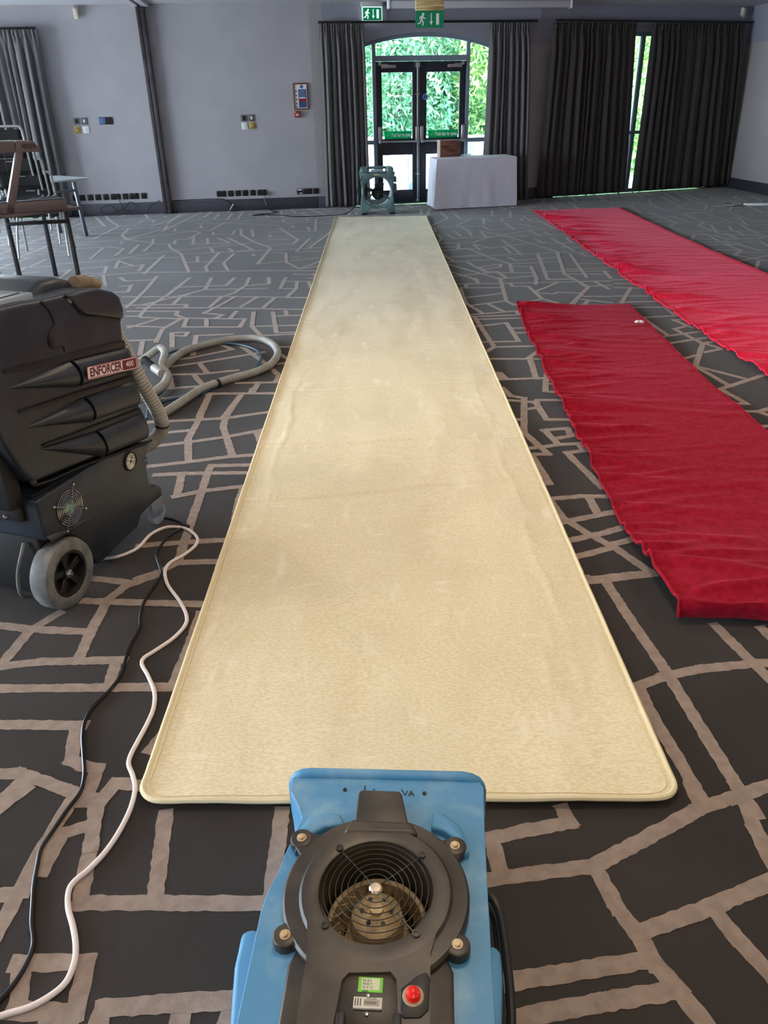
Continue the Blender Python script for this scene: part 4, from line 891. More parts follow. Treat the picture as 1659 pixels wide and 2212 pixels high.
# black cover
b = B(); Mc = T((cg[0], cg[1], 0))
b.lathe([(rg, .10), (rg, .226), (rg+.003, .2335), (rg+.012, .236), (.135, .2345), (.140, .229), (.146, .228), (.166, .227), (.1705, .222), (.1705, .203), (rg, .203)], 64, M=Mc)
for pt in ((-0.154, 0.113), (0.146, 0.108), (-0.152, -0.088), (0.146, -0.091)):
    b.prism(circ(.0225, 20, pt[0], pt[1]), .20, .226, 'z', bev=.004)
    dx, dy = cg[0]-pt[0], cg[1]-pt[1]; L_ = math.hypot(dx, dy); nx, ny = -dy/L_*.03, dx/L_*.03
    b.prism([(pt[0]-nx*.7, pt[1]-ny*.7), (pt[0]+nx*.7, pt[1]+ny*.7), (pt[0]+dx*.45+nx*1.6, pt[1]+dy*.45+ny*1.6), (pt[0]+dx*.45-nx*1.6, pt[1]+dy*.45-ny*1.6)][::-1], .20, .2245, 'z', bev=.003)
tg = [(-0.051, 0.222),(-0.046, 0.229),(0.033, 0.229),(0.039, 0.221),(0.056, 0.141),(-0.053, 0.144)]
b.prism(tg, .205, .2365, 'z', bev=.006)
b.prism([(-0.060, 0.155),(0.062, 0.152),(0.076, 0.122),(-0.073, 0.121)], .205, .2375, 'z', bev=.008)
nl, nr = (-0.141, -0.124)[0], (0.139, -0.119)[0]
b.prism([(nl, -.27), (nl, -.13), (nl+.02, -.085), (nr-.02, -.085), (nr, -.13), (nr, -.27)][::-1], .19, .214, 'z', bev=.006)
al, ar = (-0.108, -0.141)[0], (0.100, -0.131)[0]
hull = [(al+.012, -.262), (al, -.25), (al, -.115), *[(cg[0]+.128*math.cos(math.radians(q_)), cg[1]+.128*math.sin(math.radians(q_))) for q_ in (200, 215, 230, 245, 260, 275, 290, 305, 320, 335)], (ar, -.115), (ar, -.25), (ar-.012, -.262)]
r0, r1 = (-0.048, -0.154), (0.049, -0.149)
hole_ = [(r0[0]-.002, -.235), (r0[0]+.004, r0[1]-.012), (r0[0]+.014, r0[1]), (r1[0]-.014, r1[1]), (r1[0]-.004, r1[1]-.012), (r1[0]+.002, -.235)]
b.prism(hull[::-1], .20, .2345, 'z', hole=hole_, bev=.0)
cov = obj('intake_cover', b, M_COVER, am, ang=32); bv = cov.modifiers.new('round', 'BEVEL'); bv.width = .003; bv.segments = 2; bv.limit_method = 'ANGLE'; bv.angle_limit = math.radians(60)
b = B(); b.box(r0[0]-.004, -.236, .196, r1[0]+.004, r0[1]+.002, .2290, bev=.001); rp = obj('control_recess', b, M_COVER, am)
for pt in ((-0.154, 0.113), (0.146, 0.108), (-0.152, -0.088), (0.146, -0.091)):
    b = B(); b.prism(circ(.0065, 6, pt[0], pt[1], .3), .226, .2315, 'z', bev=.001); b.prism(circ(.0095, 20, pt[0], pt[1]), .225, .2272, 'z'); obj('hex_bolt', b, M_DUST, am)
# guard
b = B(); gz = .2335
for k in range(7):
    r_ = .0285+.0112*k
    b.tube([(cg[0]+x, cg[1]+y, gz+.004*(1-(k/6)**2)) for x, y in circ(r_, 48)], .0011, 6, closed=True)
for a_ in (45, 135, 225, 315):
    a_ = math.radians(a_-3); c_, s_ = math.cos(a_), math.sin(a_)
    b.tube([(cg[0]+.011*c_, cg[1]+.011*s_, gz+.0045), (cg[0]+.106*c_, cg[1]+.106*s_, gz-.001)], .0015, 6)
obj('grille', b, M_WIRE, am)
for a_ in (45, 135, 225, 315):
    a_ = math.radians(a_-3); b = B(); b.lathe([(.0035, 0), (.0072, 0), (.0072, .004), (.0035, .004)], 20, M=T((cg[0]+.112*math.cos(a_), cg[1]+.112*math.sin(a_), .2345)), closed=True); b.lathe([(0, .001), (.0034, .001), (.0034, .0035), (0, .004)], 6, M=T((cg[0]+.112*math.cos(a_), cg[1]+.112*math.sin(a_), .2345))); obj('grille_screw', b, M_WIRE, am)
b = B(); b.lathe([(0, .0075), (.009, .007), (.0125, .004), (.0125, .002), (0, .002)], 24, M=T((cg[0], cg[1], gz))); tag(obj('grille_cap', b, mat('cap_silver', (190, 176, 160), .35, metal=.8), am), 'silver centre cap')
# well, impeller and motor dome
b = B(); b.lathe([(rg+.003, .205), (rg+.003, .05), (0, .05)], 48, M=Mc); obj('intake_well', b, mat('well_brown', (44, 37, 28), .6), am)
mdx, mdy = cg[0], cg[1]-.0
b = B(); b.lathe([(.094, .06), (.096, .135), (.092, .14), (.086, .135), (.084, .07)], 40, M=Mc, closed=True)
for k in range(22):
    a_ = 2*PI*k/22; c_, s_ = math.cos(a_), math.sin(a_); c2, s2 = math.cos(a_+.22), math.sin(a_+.22)
    b.prism([(cg[0]+.070*c_, cg[1]+.070*s_), (cg[0]+.0715*c_, cg[1]+.0705*s_+.001), (cg[0]+.090*c2, cg[1]+.090*s2+.001), (cg[0]+.090*c2, cg[1]+.090*s2)], .06, .135, 'z')
obj('impeller', b, M_DUST, am)
b = B(); b.lathe([(0, .182), (.012, .181), (.013, .174), (.034, .170), (.047, .160), (.051, .144), (.051, .125), (.057, .118), (.058, .08), (.066, .075), (.07, .052)], 36, M=Mc); obj('motor_dome', b, M_DUST, am)
b = B()
for k in range(6):
    a_ = 2*PI*k/6; b.prism(circ(.0045, 10, cg[0]+.027*math.cos(a_), cg[1]+.027*math.sin(a_)), .171, .1725, 'z')
obj('dome_vent', b, M_RAIL, am)
# stickers, meter, button
s0, s1 = (-0.017, -0.157), (0.023, -0.181)
b = B(); b.box(s0[0], s1[1], .2290, s1[0], s0[1], .2298, mi=0); b.box(s0[0]+.005, s1[1]+.003, .2297, s1[0]-.005, s0[1]-.002, .2303, mi=1); sk = obj('inspection_sticker', b, [mat('sticker_lime', (112, 205, 60), .5), mat('sticker_cream', (206, 212, 178), .6)], am, smooth=False); tag(sk, 'green-edged test sticker')
for k in range(4): text('sticker_writing', ['35 4/3', 'PASS 7', '02 3 12', 'date'][k], .0055, mat('ink', (70, 70, 60), .7), am, T((s0[0]+.007, s0[1]-.006-.0055*k, .2304)), align='LEFT', depth=.0001)
s0, s1 = (-0.022, -0.191), (0.024, -0.209)
b = B(); b.box(s0[0], s1[1], .2290, s1[0], s0[1], .2340, mi=0, bev=.001); mx, my = s0[0], s1[1]; w_, h_ = s1[0]-s0[0], s0[1]-s1[1]
b.box(mx+w_*.36, my+h_*.25, .2338, mx+w_*.9, my+h_*.78, .2345, mi=1); b.box(mx+w_*.38, my+h_*.38, .2344, mx+w_*.8, my+h_*.62, .2347, mi=2)
for k in range(3): b.box(mx+w_*.05+k*w_*.09, my+h_*.2, .2339, mx+w_*.08+k*w_*.09, my+h_*.85, .2342, mi=3)
obj('hour_meter', b, [mat('meter_pale', (204, 198, 186), .4), mat('meter_grey', (150, 146, 136), .4), mat('meter_window', (96, 92, 84), .3), M_RAIL], am, smooth=False)
text('meter_text', 'HOURS', .005, M_RAIL, am, T((mx+w_*.62, my+h_*.86, .2343)), depth=.0001)
for (p_) in ((0.000, -0.187), (0.000, -0.216)):
    b = B(); b.lathe([(0, .0035), (.003, .003), (.004, 0)], 14, M=T((p_[0], p_[1], .2290))); obj('meter_screw', b, M_CHROME, am)
rb_ = (0.073, -0.188)
td = [(rb_[0]+.005, rb_[1]+.033), (rb_[0]+.02, rb_[1]+.04), (rb_[0]+.027, rb_[1]+.03), (rb_[0]+.025, rb_[1]-.02), (rb_[0]+.012, rb_[1]-.032), (rb_[0]-.014, rb_[1]-.034), (rb_[0]-.021, rb_[1]-.025), (rb_[0]-.021, rb_[1]+.01)]
b = B(); b.prism(td[::-1], .233, .2372, 'z', bev=.002, hole=None); obj('button_surround', b, M_BLACKP, am)
b = B(); b.lathe([(0, .2385), (.0165, .2385), (.0175, .237), (.0175, .236)], 28, M=T((rb_[0], rb_[1], 0))); obj('button_bezel', b, mat('bezel_tan', (168, 150, 118), .5), am)
b = B(); b.lathe([(0, .252), (.006, .2515), (.0105, .248), (.012, .242), (.012, .238)], 28, M=T((rb_[0], rb_[1], 0))); tag(obj('power_button', b, M_RED_L, am), 'glowing red power button')
for px_ in ((-0.039, -0.233), (0.049, -0.231)):
    b = B(); b.box(px_[0]-.007, -.262, .21, px_[0]+.007, px_[1]+.012, .246, bev=.003); obj('hinge_lug', b, M_BLACKP, am)
for p_ in ((-0.084, 0.254), (0.085, 0.251)):
    b = B(); b.lathe([(0, .2062), (.0035, .2062), (.0042, .2072), (.0042, .2052)], 16, M=T((p_[0], p_[1], .0005))); obj('rivet_hole', b, M_RAIL, am)
M_INK = mat('marker_ink', (24, 26, 34), .6)
p_ = (-0.042, 0.260); text('marker_writing', 'I', .02, M_INK, am, T((p_[0], p_[1], .2058)) @ RZ(2), depth=.0002, sx=1.5)
p_ = (-0.018, 0.259); text('marker_writing', '-', .02, M_INK, am, T((p_[0]-.004, p_[1], .2058)), depth=.0002)
p_ = (0.037, 0.257); text('marker_writing', 'I', .012, M_INK, am, T((p_[0], p_[1]+.002, .2058)), depth=.0002)
p_ = (0.051, 0.250); text('marker_writing', 'VA', .021, M_INK, am, T((p_[0], p_[1]-.0005, .2058)) @ RZ(2), depth=.0002)
# handle / cord on the right flank
xr = (0.220, 0.034)[0]-.018
b = B(); b.tube(smoothpath([(xr-.0, .06, .15), (xr+.018, .04, .16), (xr+.03, .0, .15), (xr+.038, -.10, .12), (xr+.035, -.16, .09), (xr+.01, -.19, .08)], 6), .0085, 10)
b.tube(smoothpath([(xr, .08, .12), (xr+.022, .03, .11), (xr+.026, -.08, .07), (xr+.03, -.2, .04)], 6), .007, 8)
obj('cord_wrap', b, M_BLACKP, am)
for x_, y_ in ((-.15, .2), (.16, .2), (-.15, -.2), (.12, -.2)):
    b = B(); b.lathe([(0, 0), (.016, 0), (.018, .03), (0, .03)], 16, M=T((x_, y_, 0))); obj('rubber_foot', b, M_RAIL, am)

# ------------------------------------------------------------------ carpet extractor
MX = T((-1.055, 2.211, 0)) @ Matrix(((.3142, -.9494, 0, 0), (.9494, .3142, 0, 0), (0, 0, 1, 0), (0, 0, 0, 1)))
ex = empty('carpet_extractor', 'large black upright carpet extractor on wheels at left beside the cream rug', 'cleaning machine', MX); ex.matrix_world = MX
D = .47
low = [(-0.055, 0.419),(-0.055, 0.277),(-0.009, 0.259),(0.055, 0.238),(0.110, 0.176),(0.135, 0.106),(0.155, 0.060),(0.408, 0.081),(0.440, 0.116),(0.517, 0.126),(0.587, 0.126),(0.598, 0.162),(0.557, 0.196),(0.528, 0.197),(0.524, 0.243),(0.524, 0.351),(0.579, 0.367),(0.299, 0.420)]
low = [(p[0], p[1]) for p in low]
b = B(); b.prism(low, .012, D-.012, 'y', bev=.012, seg=3); obj('lower_body', b, M_MACH, ex, ang=32)
up_ = [(-0.038, 0.472),(-0.071, 0.526),(-0.112, 0.637),(-0.118, 0.683)]
tpz = [(-0.020, 1.007),(0.090, 1.001),(0.156, 0.993),(0.241, 0.987),(0.330, 0.984),(0.428, 0.972),(0.501, 0.948),(0.533, 0.924),(0.539, 0.862)]
rgt = [(0.538, 0.829),(0.532, 0.773),(0.547, 0.745),(0.541, 0.657),(0.546, 0.626),(0.558, 0.522),(0.560, 0.496),(0.578, 0.375),(0.300, 0.425)]
upl = [tuple(p) for p in up_] + [(-.13, .70), (-.135, .97), (-.10, 1.02)] + [tuple(p) for p in tpz] + [tuple(p) for p in rgt]
b = B(); b.prism(upl, .020, D-.02, 'y', bev=.036, seg=5); obj('upper_tank', b, M_MACH, ex, ang=32)
# painted groove shade and raised ridges
def ridge(pts, n=1):
    pass
def bulge(name, tip, jt, jb, rt_, rb_, dep):
    tip, jt, jb, rt_, rb_ = [Vector(p) for p in (tip, jt, jb, rt_, rb_)]
    # cone that swells from the tip to the joint
    b = B(); NU_, NV_ = 18, 10
    def fn(s, v):
        top = tip.lerp(jt, s) ; bot = tip.lerp(jb, s)
        c = top.lerp(bot, v); y = -dep*math.sin(PI*min(1, s*1.0)*.5)*math.sin(PI*v)**.75
        return Vector((c.x, .020+y, c.y))
    b.grid(fn, NU_, NV_)
    # closing face at the joint
    e_ = [fn(1, j/NV_) for j in range(NV_+1)]; b.poly([e_[j] for j in range(NV_+1)])
    o = obj('ridge_cone', b, M_MACH, ex, ang=50)
    b = B()
    jt2, jb2 = jt.lerp(rt_, .05), jb.lerp(rb_, .05)
    sec = []
    def fn2(s, v):
        top = jt2.lerp(rt_, s); bot = jb2.lerp(rb_, s); c = top.lerp(bot, v)
        rnd_ = 1 - max(0, (s-.88)/.12)**2*.7
        y = -dep*1.0*rnd_*(1-abs(2*v-1)**2.6)**.6
        return Vector((c.x, .022+y, c.y))
    b.grid(fn2, 16, 12)
    for s_ in (0, 1): b.poly([fn2(s_, j/12) for j in range(13)])
    o2 = obj('ridge_roll', b, M_MACH, ex, ang=50)
bulge('r', (-0.048, 0.784), (0.226, 0.787), (0.240, 0.693), (0.547, 0.745), (0.541, 0.657), .030)
bulge('r', (-0.023, 0.651), (0.252, 0.654), (0.270, 0.561), (0.546, 0.626), (0.558, 0.522), .030)
bulge('r', (0.010, 0.569), (0.277, 0.526), (0.299, 0.420), (0.560, 0.496), (0.575, 0.384), .028)
# black strips paint in the shade of the grooves between the rolls
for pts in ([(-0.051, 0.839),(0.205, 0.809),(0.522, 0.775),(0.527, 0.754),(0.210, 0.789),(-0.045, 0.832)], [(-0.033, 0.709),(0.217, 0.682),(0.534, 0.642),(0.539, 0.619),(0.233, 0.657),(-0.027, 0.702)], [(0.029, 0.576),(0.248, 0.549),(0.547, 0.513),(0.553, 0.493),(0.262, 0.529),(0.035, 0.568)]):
    b = B(); P_ = [(p[0], p[1]) for p in pts]; b.prism(P_, .012, .022, 'y', bev=.003, seg=2); obj('groove_shade', b, mat('groove_shade_black', (14, 14, 16), .5), ex)
# top lid with stepped edge
lid = [(0.273, 0.983),(0.294, 0.963),(0.314, 0.932),(0.342, 0.908),(0.421, 0.883),(0.534, 0.846),(0.542, 0.880),(0.531, 0.925),(0.501, 0.948),(0.429, 0.974),(0.342, 0.984)]
b = B(); b.prism([(p[0], p[1]) for p in lid], .004, D-.004, 'y', bev=.012, seg=3); obj('tank_lid', b, M_MACH, ex, ang=32)
# seams
for pts in ([(0.166, 0.988),(0.190, 0.958),(0.201, 0.919),(0.197, 0.906),(0.171, 0.888),(0.161, 0.862),(0.172, 0.844),(0.217, 0.838),(0.220, 0.819)], [(0.226, 0.787),(0.242, 0.758),(0.250, 0.726),(0.242, 0.693)], [(0.252, 0.654),(0.269, 0.616),(0.272, 0.560)], [(0.277, 0.526),(0.266, 0.483),(0.261, 0.459),(0.274, 0.436),(0.298, 0.426),(0.298, 0.417)], [(0.273, 0.984),(0.320, 0.950),(0.337, 0.907),(0.432, 0.878),(0.528, 0.844)]):
    b = B(); b.tube([(p[0], .0195, p[1]) for p in smoothpath([(q_[0], q_[1], 0) for q_ in pts], 4)] if False else [(v_.x, .0190, v_.y) for v_ in smoothpath([(q_[0], q_[1], 0) for q_ in pts], 4)], .0035, 6); obj('panel_seam', b, mat('seam_black', (6, 6, 7), .6), ex)
b = B(); b.tube([(v_[0], .013, v_[1]) for v_ in [(-0.039, 0.468),(0.033, 0.454),(0.169, 0.439),(0.298, 0.417),(0.580, 0.370)]], .004, 6); obj('panel_seam', b, mat('seam_black', (6, 6, 7)), ex)
for p_ in ((0.176, 0.861), (0.263, 0.465), (-0.037, 0.475), (0.294, 0.965)):
    b = B(); b.lathe([(0, .004), (.004, .004), (.005, .002), (.010, .002), (.012, -.004)], 20, M=T((p_[0], .018, p_[1])) @ RX(90)); obj('panel_bolt', b, M_STEEL if p_[1] > .9 else M_BLACKP, ex)
# dome on top (clear recovery lid) and top hump
b = B(); b.box(-.12, .055, .985, .155, .40, 1.016, bev=.006, M=RY(1.5)); obj('clear_lid', b, mat('dome_clear', (150, 165, 176), .16, spec=1.0), ex)
b = B(); b.tube([(-.11, .08, 1.018), (.15, .08, 1.012)], .004, 6); b.tube([(-.11, .20, 1.018), (.15, .20, 1.012)], .004, 6); obj('lid_seam', b, M_RAIL, ex)
b = B(); b.prism([(.16, .975), (.24, .995), (.30, 1.018), (.38, 1.015), (.46, .985), (.53, .94), (.3, .9)], .11, .40, 'y', bev=.03, seg=4); obj('top_hump', b, M_MACH, ex)
b = B(); c0 = Vector((.43, .10, .985)); b.tube([c0, c0+Vector((.06, .01, -.008)), c0+Vector((.08, .012, -.012)), c0+Vector((.14, .02, -.03))], .026, 14, rf=lambda i: (.024, .025, .02, .018)[i]); obj('inlet_cuff', b, mat('cuff_tan', (134, 120, 96), .7, var=.2, vscale=20), ex)
# badge
q4 = [Vector(p) for p in ((0.264, 0.758), (0.537, 0.716), (0.531, 0.672), (0.258, 0.713))]
xa = (q4[1]-q4[0]).normalized(); wA = (q4[1]-q4[0]).length; hA = (q4[3]-q4[0]).length
ang_ = math.atan2(xa.y, xa.x)
cB = (q4[0]+q4[1]+q4[2]+q4[3])/4
BM = T((cB.x, -.0135, cB.y)) @ RX(90) @ RZ(math.degrees(ang_))
b = B(); b.prism(rrect(wA, hA*.96, .008), 0, .003, 'z', mi=0); b.prism(rrect(wA*.97, hA*.86, .006), .003, .0034, 'z', mi=1); b.prism(rrect(wA*.29, hA*.76, .005, 5, wA*.33, 0), .0034, .0037, 'z', mi=2)
b.box(-wA*.47, -hA*.40, .0034, wA*.18, -hA*.36, .0037, mi=2); b.box(-wA*.40, hA*.36, .0034, wA*.18, hA*.40, .0037, mi=2)
bd = obj('badge', b, [M_CHROME, mat('badge_pink', (232, 214, 220), .5), mat('badge_maroon', (112, 26, 44), .35)], ex, smooth=False); bd.matrix_local = BM; tag(bd, 'maroon and silver name badge')
TM = T((-wA*.145, 0, .0038))
tx = text('badge_lettering', 'ENFORCER', hA*.86, mat('badge_dark', (84, 18, 38), .45), bd, TM, depth=.0003, sx=.72, bold=.0010)
wd_ = max(v.co.x for v in tx.data.vertices)-min(v.co.x for v in tx.data.vertices)
for v in tx.data.vertices: v.co.x *= wA*.62/wd_
text('badge_lettering', '400', hA*.60, M_PAPER, bd, T((wA*.335, 0, .0038)), depth=.0003, sx=1.1)
# gauge
p_ = (0.428, 0.349); GM = T((p_[0], .012, p_[1])) @ RX(90)
b = B(); b.lathe([(.030, 0), (.036, 0), (.036, .006), (.032, .008), (.030, .005)], 36, M=GM, closed=True); obj('gauge_bezel', b, M_BLACKP, ex)
b = B(); b.lathe([(0, .003), (.030, .003)], 36, M=GM, mi=0)
for k in range(11):
    a_ = math.radians(225-27*k); b.box(-.0012, .021, .0032, .0012, .027, .0038, mi=1, M=GM @ Matrix.Rotation(a_-PI/2, 4, 'Z'))
b.box(-.001, -.012, .0045, .001, .022, .0055, mi=1, M=GM @ RZ(-35)); b.lathe([(0, .006), (.004, .006), (.004, .003)], 16, M=GM, mi=1)
gf = obj('pressure_gauge', b, [mat('dial_cream', (208, 204, 190), .4), M_RAIL], ex, smooth=False); tag(gf, 'round cream pressure gauge dial')
for k, s_ in enumerate(('0', '20', '40', '60', '80')):
    a_ = math.radians(215-62*k); text('gauge_number', s_, .008, M_RAIL, ex, GM @ T((.016*math.cos(a_), .016*math.sin(a_), .0035)), depth=.0002)
# cooling fan guard
p_ = (0.074, 0.334); FM_ = T((p_[0], .012, p_[1])) @ RX(90)
b = B(); b.lathe([(0, -.0005), (.058, -.0005), (.060, .002), (.062, .0)], 36, M=FM_); obj('fan_opening', b, mat('well_black', (16, 15, 15)), ex)
b = B()
for k in range(6):
    r_ = .021+.0078*k; pts = [FM_ @ Vector((x, y, .007)) for x, y in circ(r_, 36)]; b.tube(pts, .0013, 6, closed=True)
for a_ in (62, 152, 242, 332):
    c_, s_ = math.cos(math.radians(a_)), math.sin(math.radians(a_)); b.tube([FM_ @ Vector((.014*c_, .014*s_, .009)), FM_ @ Vector((.078*c_, .078*s_, .007))], .0014, 6)
obj('fan_guard', b, M_CHROME, ex)
for a_ in (62, 152, 242, 332):
    b = B(); c_, s_ = math.cos(math.radians(a_)), math.sin(math.radians(a_)); b.lathe([(0, .011), (.004, .0095), (.0055, .005), (.0045, 0)], 14, M=FM_ @ T((.079*c_, .079*s_, 0))); obj('guard_screw', b, M_CHROME, ex)
b = B(); b.lathe([(0, .004), (.026, .004), (.027, .001)], 28, M=FM_); obj('fan_hub', b, mat('hub_green', (120, 150, 132), .3, rgb2=(40, 84, 60), vscale=60), ex)
# moulded flare above wheel
b = B(); fl3 = [(-0.052, 0.279),(0.239, 0.237),(-0.011, 0.253)]
b.grid(lambda s, v: Vector((fl3[0][0]+(fl3[1][0]-fl3[0][0])*s, .012-.014*math.sin(PI*v)*(1-s), fl3[0][1]+.012*(1-s)+(fl3[1][1]-fl3[0][1])*s - .03*(1-s)*v)), 14, 6); obj('wheel_flare', b, M_MACH, ex)
# rear wheel
def wheel(y, name='rear_wheel'):
    wr = .123; WM = T((0, y, wr)) @ RX(90)
    b = B(); b.lathe([(.080, .0), (.082, .005), (.105, .007), (.118, .003), (wr, -.010), (wr, -.050), (.118, -.060), (.082, -.062), (.080, -.058)], 56, M=WM, closed=True)
    t_ = obj('wheel', b, M_RUBBER, ex)
    b = B(); b.lathe([(.070, -.004), (.072, .003), (.080, .003), (.081, -.06), (.070, -.06)], 48, M=WM, closed=True); b.lathe([(0, -.028), (.071, -.028), (.071, -.034), (0, -.034)], 40, M=WM)
    for k in range(5):
        a_ = math.radians(90+72*k); b.prism([(.012*math.cos(a_-.75), .012*math.sin(a_-.75)), (.071*math.cos(a_-.20), .071*math.sin(a_-.20)), (.071*math.cos(a_+.20), .071*math.sin(a_+.20)), (.012*math.cos(a_+.75), .012*math.sin(a_+.75))], -.03, -.008, 'z', M=WM, bev=.002, seg=1)
    b.lathe([(0, -.004), (.020, -.004), (.022, -.03)], 28, M=WM)
    h_ = obj('wheel_hub', b, M_BLACKP, t_)
    b = B(); b.lathe([(.0, .010), (.006, .009), (.008, .004), (.013, .001), (.015, -.004)], 24, M=WM); obj('axle_cap', b, M_CHROME, t_)
wheel(.003); wheel(D+.055)
b = B(); b.tube([(0, .06, .123), (0, D-.06, .123)], .012, 10); obj('axle', b, M_WIRE, ex)
# castors
for y_ in (.05, D-.08):
    CM = T((.585, y_, 0)); b = B(); b.lathe([(0, .012), (.036, .012), (.046, .008), (.048, 0), (.046, -.012), (0, -.014)], 32, M=CM @ T((0, 0, .048)) @ RX(90)); cw = obj('castor_wheel', b, mat('castor_grey', (158, 170, 186), .4), ex)
    b = B(); b.box(.56-.03, y_-.022, .05, .585+.02, y_-.016, .13, bev=.003); b.box(.53, y_-.022, .12, .61, y_+.03, .135, bev=.004); b.lathe([(0, .016), (.008, .014), (.008, 0)], 12, M=CM @ T((0, 0, .048)) @ RX(90)); obj('castor_fork', b, mat('fork_grey', (140, 150, 160), .35, metal=.5), cw)
# rear end recess: bolt, handle plate and cord loop
b = B(); b.box(-.05, .05, .05, .02, D-.05, .30, bev=.01); b.box(-.11, .06, .40, -.05, D-.06, .62, bev=.01); obj('rear_panel', b, mat('recess_black', (8, 8, 9), .6), ex)
b = B(); b.lathe([(0, .02), (.007, .018), (.010, .010), (.010, 0)], 16, M=T((-.062, .13, .36)) @ RY(-90)); obj('rear_bolt', b, M_CHROME, ex)
b = B(); b.box(-.075, .07, .34, -.05, .20, .42, bev=.012); obj('rear_bracket', b, M_BLACKP, ex)
b = B(); b.tube(smoothpath([(-.06, .10, .26), (-.10, .12, .16), (-.09, .14, .07), (-.03, .16, .02)], 6), .006, 8); obj('cord_loop', b, M_RUBBER, ex)
# vents, hose ports at the front end
b = B()
for k in range(3): b.box(.555, .06, .26+.018*k, .60, .20, .272+.018*k, bev=.003)
b.box(.60, .0, .10, .66, .05, .19, bev=.012) if False else None
obj('drain_fitting', b, mat('fitting_grey', (70, 78, 84), .3, metal=.4), ex)
b = B(); b.tube([(.575, .12, .45), (.62, .10, .452)], .024, 16); b.tube([(.595, .115, .45), (.603, .11, .45)], .027, 16); obj('hose_port', b, M_CHROME, ex)

# hanging hose on the front end (part of the extractor)
def uvp(lst, y): return [(p[0], yy_, p[1]) for p, yy_ in zip(lst, y)]
hh = [(0.528, 0.823),(0.547, 0.735),(0.581, 0.613),(0.621, 0.490),(0.644, 0.410),(0.627, 0.365),(0.581, 0.339)]
b = B(); pp = smoothpath([(hh[0][0]-.01, .05, hh[0][1])] + uvp(hh[1:], [.04, .02, .0, .0, .02, .05]) + [(hh[-1][0]-.05, .10, hh[-1][1]-.01)], 40)
b.tube(pp, .0265, 16, rf=lambda i: .0265 + (.0016 if i % 4 < 2 else -.0012))
obj('hanging_hose', b, M_HOSE, ex)
b = B(); c1 = pp[int(len(pp)*.56)]; c2 = pp[int(len(pp)*.56)+5]; b.tube([c1, c2], .0295, 16); obj('hose_clip', b, M_CORDB, ex)

# floor hose
def hose(name, pts, r, label, k=24):
    b = B(); pp_ = smoothpath(pts, k); b.tube(pp_, r, 14, rf=lambda i: r + (.0011 if i % 4 < 2 else -.0005)); o = obj(name, b, M_HOSE); tag(o, label, 'hose'); return o
hp = [(-1.201, 3.963, 0.026),(-1.169, 4.039, 0.026),(-1.117, 4.208, 0.026),(-1.050, 4.406, 0.026),(-0.913, 4.570, 0.026),(-0.800, 4.672, 0.026),(-0.709, 4.828, 0.026),(-0.687, 5.085, 0.026),(-0.753, 5.326, 0.026),(-0.876, 5.479, 0.026),(-1.060, 5.470, 0.026),(-1.230, 5.328, 0.026),(-1.332, 5.200, 0.026),(-1.371, 4.988, 0.026),(-1.379, 4.770, 0.026)]
hp = [Vector(p) for p in hp]
hs = hose('vacuum_hose', hp, .024, 'long grey vacuum hose looping over the carpet beside the extractor')
b = B(); c1 = (hp[4]+hp[3])*.5; dd = (hp[4]-hp[3]).normalized()*.008; c1 = c1+Vector((0, 0, 0)); b.tube([c1-dd, c1+dd], .027, 14); obj('hose_tie', b, M_CORDB, hs)
h2 = [Vector((-1.579, 4.949, 0.030)), Vector((-1.518, 4.990, 0.060)), Vector((-1.449, 5.017, 0.100)), Vector((-1.399, 4.941, 0.090)), Vector((-1.362, 4.704, 0.070)), Vector((-1.287, 4.532, 0.070)), Vector((-1.266, 4.374, 0.070)), Vector((-1.297, 4.266, 0.060)), Vector((-1.345, 4.210, 0.050)), Vector((-1.375, 4.147, 0.040))]
hose('hose_tail', h2, .024, 'raised kinked end of grey hose close behind the hanging hose', 16)
b = B(); b.tube([(-1.479, 4.761, 0.100), (-1.380, 4.604, 0.090)], .024, 14); cf = obj('hose_cuff', b, mat('cuff_black', (12, 12, 13), .85, spec=.2)); tag(cf, 'black and grey hose cuff lying across the kinked hose', 'hose cuff')
b = B(); b.tube([(-1.385, 4.614, 0.090), (-1.314, 4.514, 0.085)], .026, 14); obj('cuff_end', b, M_HOSE, cf)
cord('solution_hose', [Vector(p) for p in [(-1.267, 3.948, 0.012),(-1.304, 4.130, 0.012),(-1.263, 4.203, 0.012),(-1.205, 4.261, 0.012),(-1.065, 4.332, 0.012),(-0.969, 4.528, 0.012),(-0.901, 4.576, 0.012),(-0.843, 4.663, 0.012),(-0.807, 4.773, 0.012),(-0.791, 4.991, 0.012),(-0.842, 5.210, 0.012),(-0.980, 5.370, 0.012),(-1.152, 5.419, 0.012),(-1.310, 5.315, 0.012),(-1.430, 5.233, 0.012),(-1.454, 5.072, 0.012),(-1.383, 4.814, 0.012),(-1.316, 4.668, 0.012),(-1.292, 4.515, 0.012),(-1.302, 4.364, 0.012),(-1.331, 4.192, 0.012)]], .009, M_BHOSE, 'thin blue solution hose lying along the grey vacuum hose', 'hose', k=8)

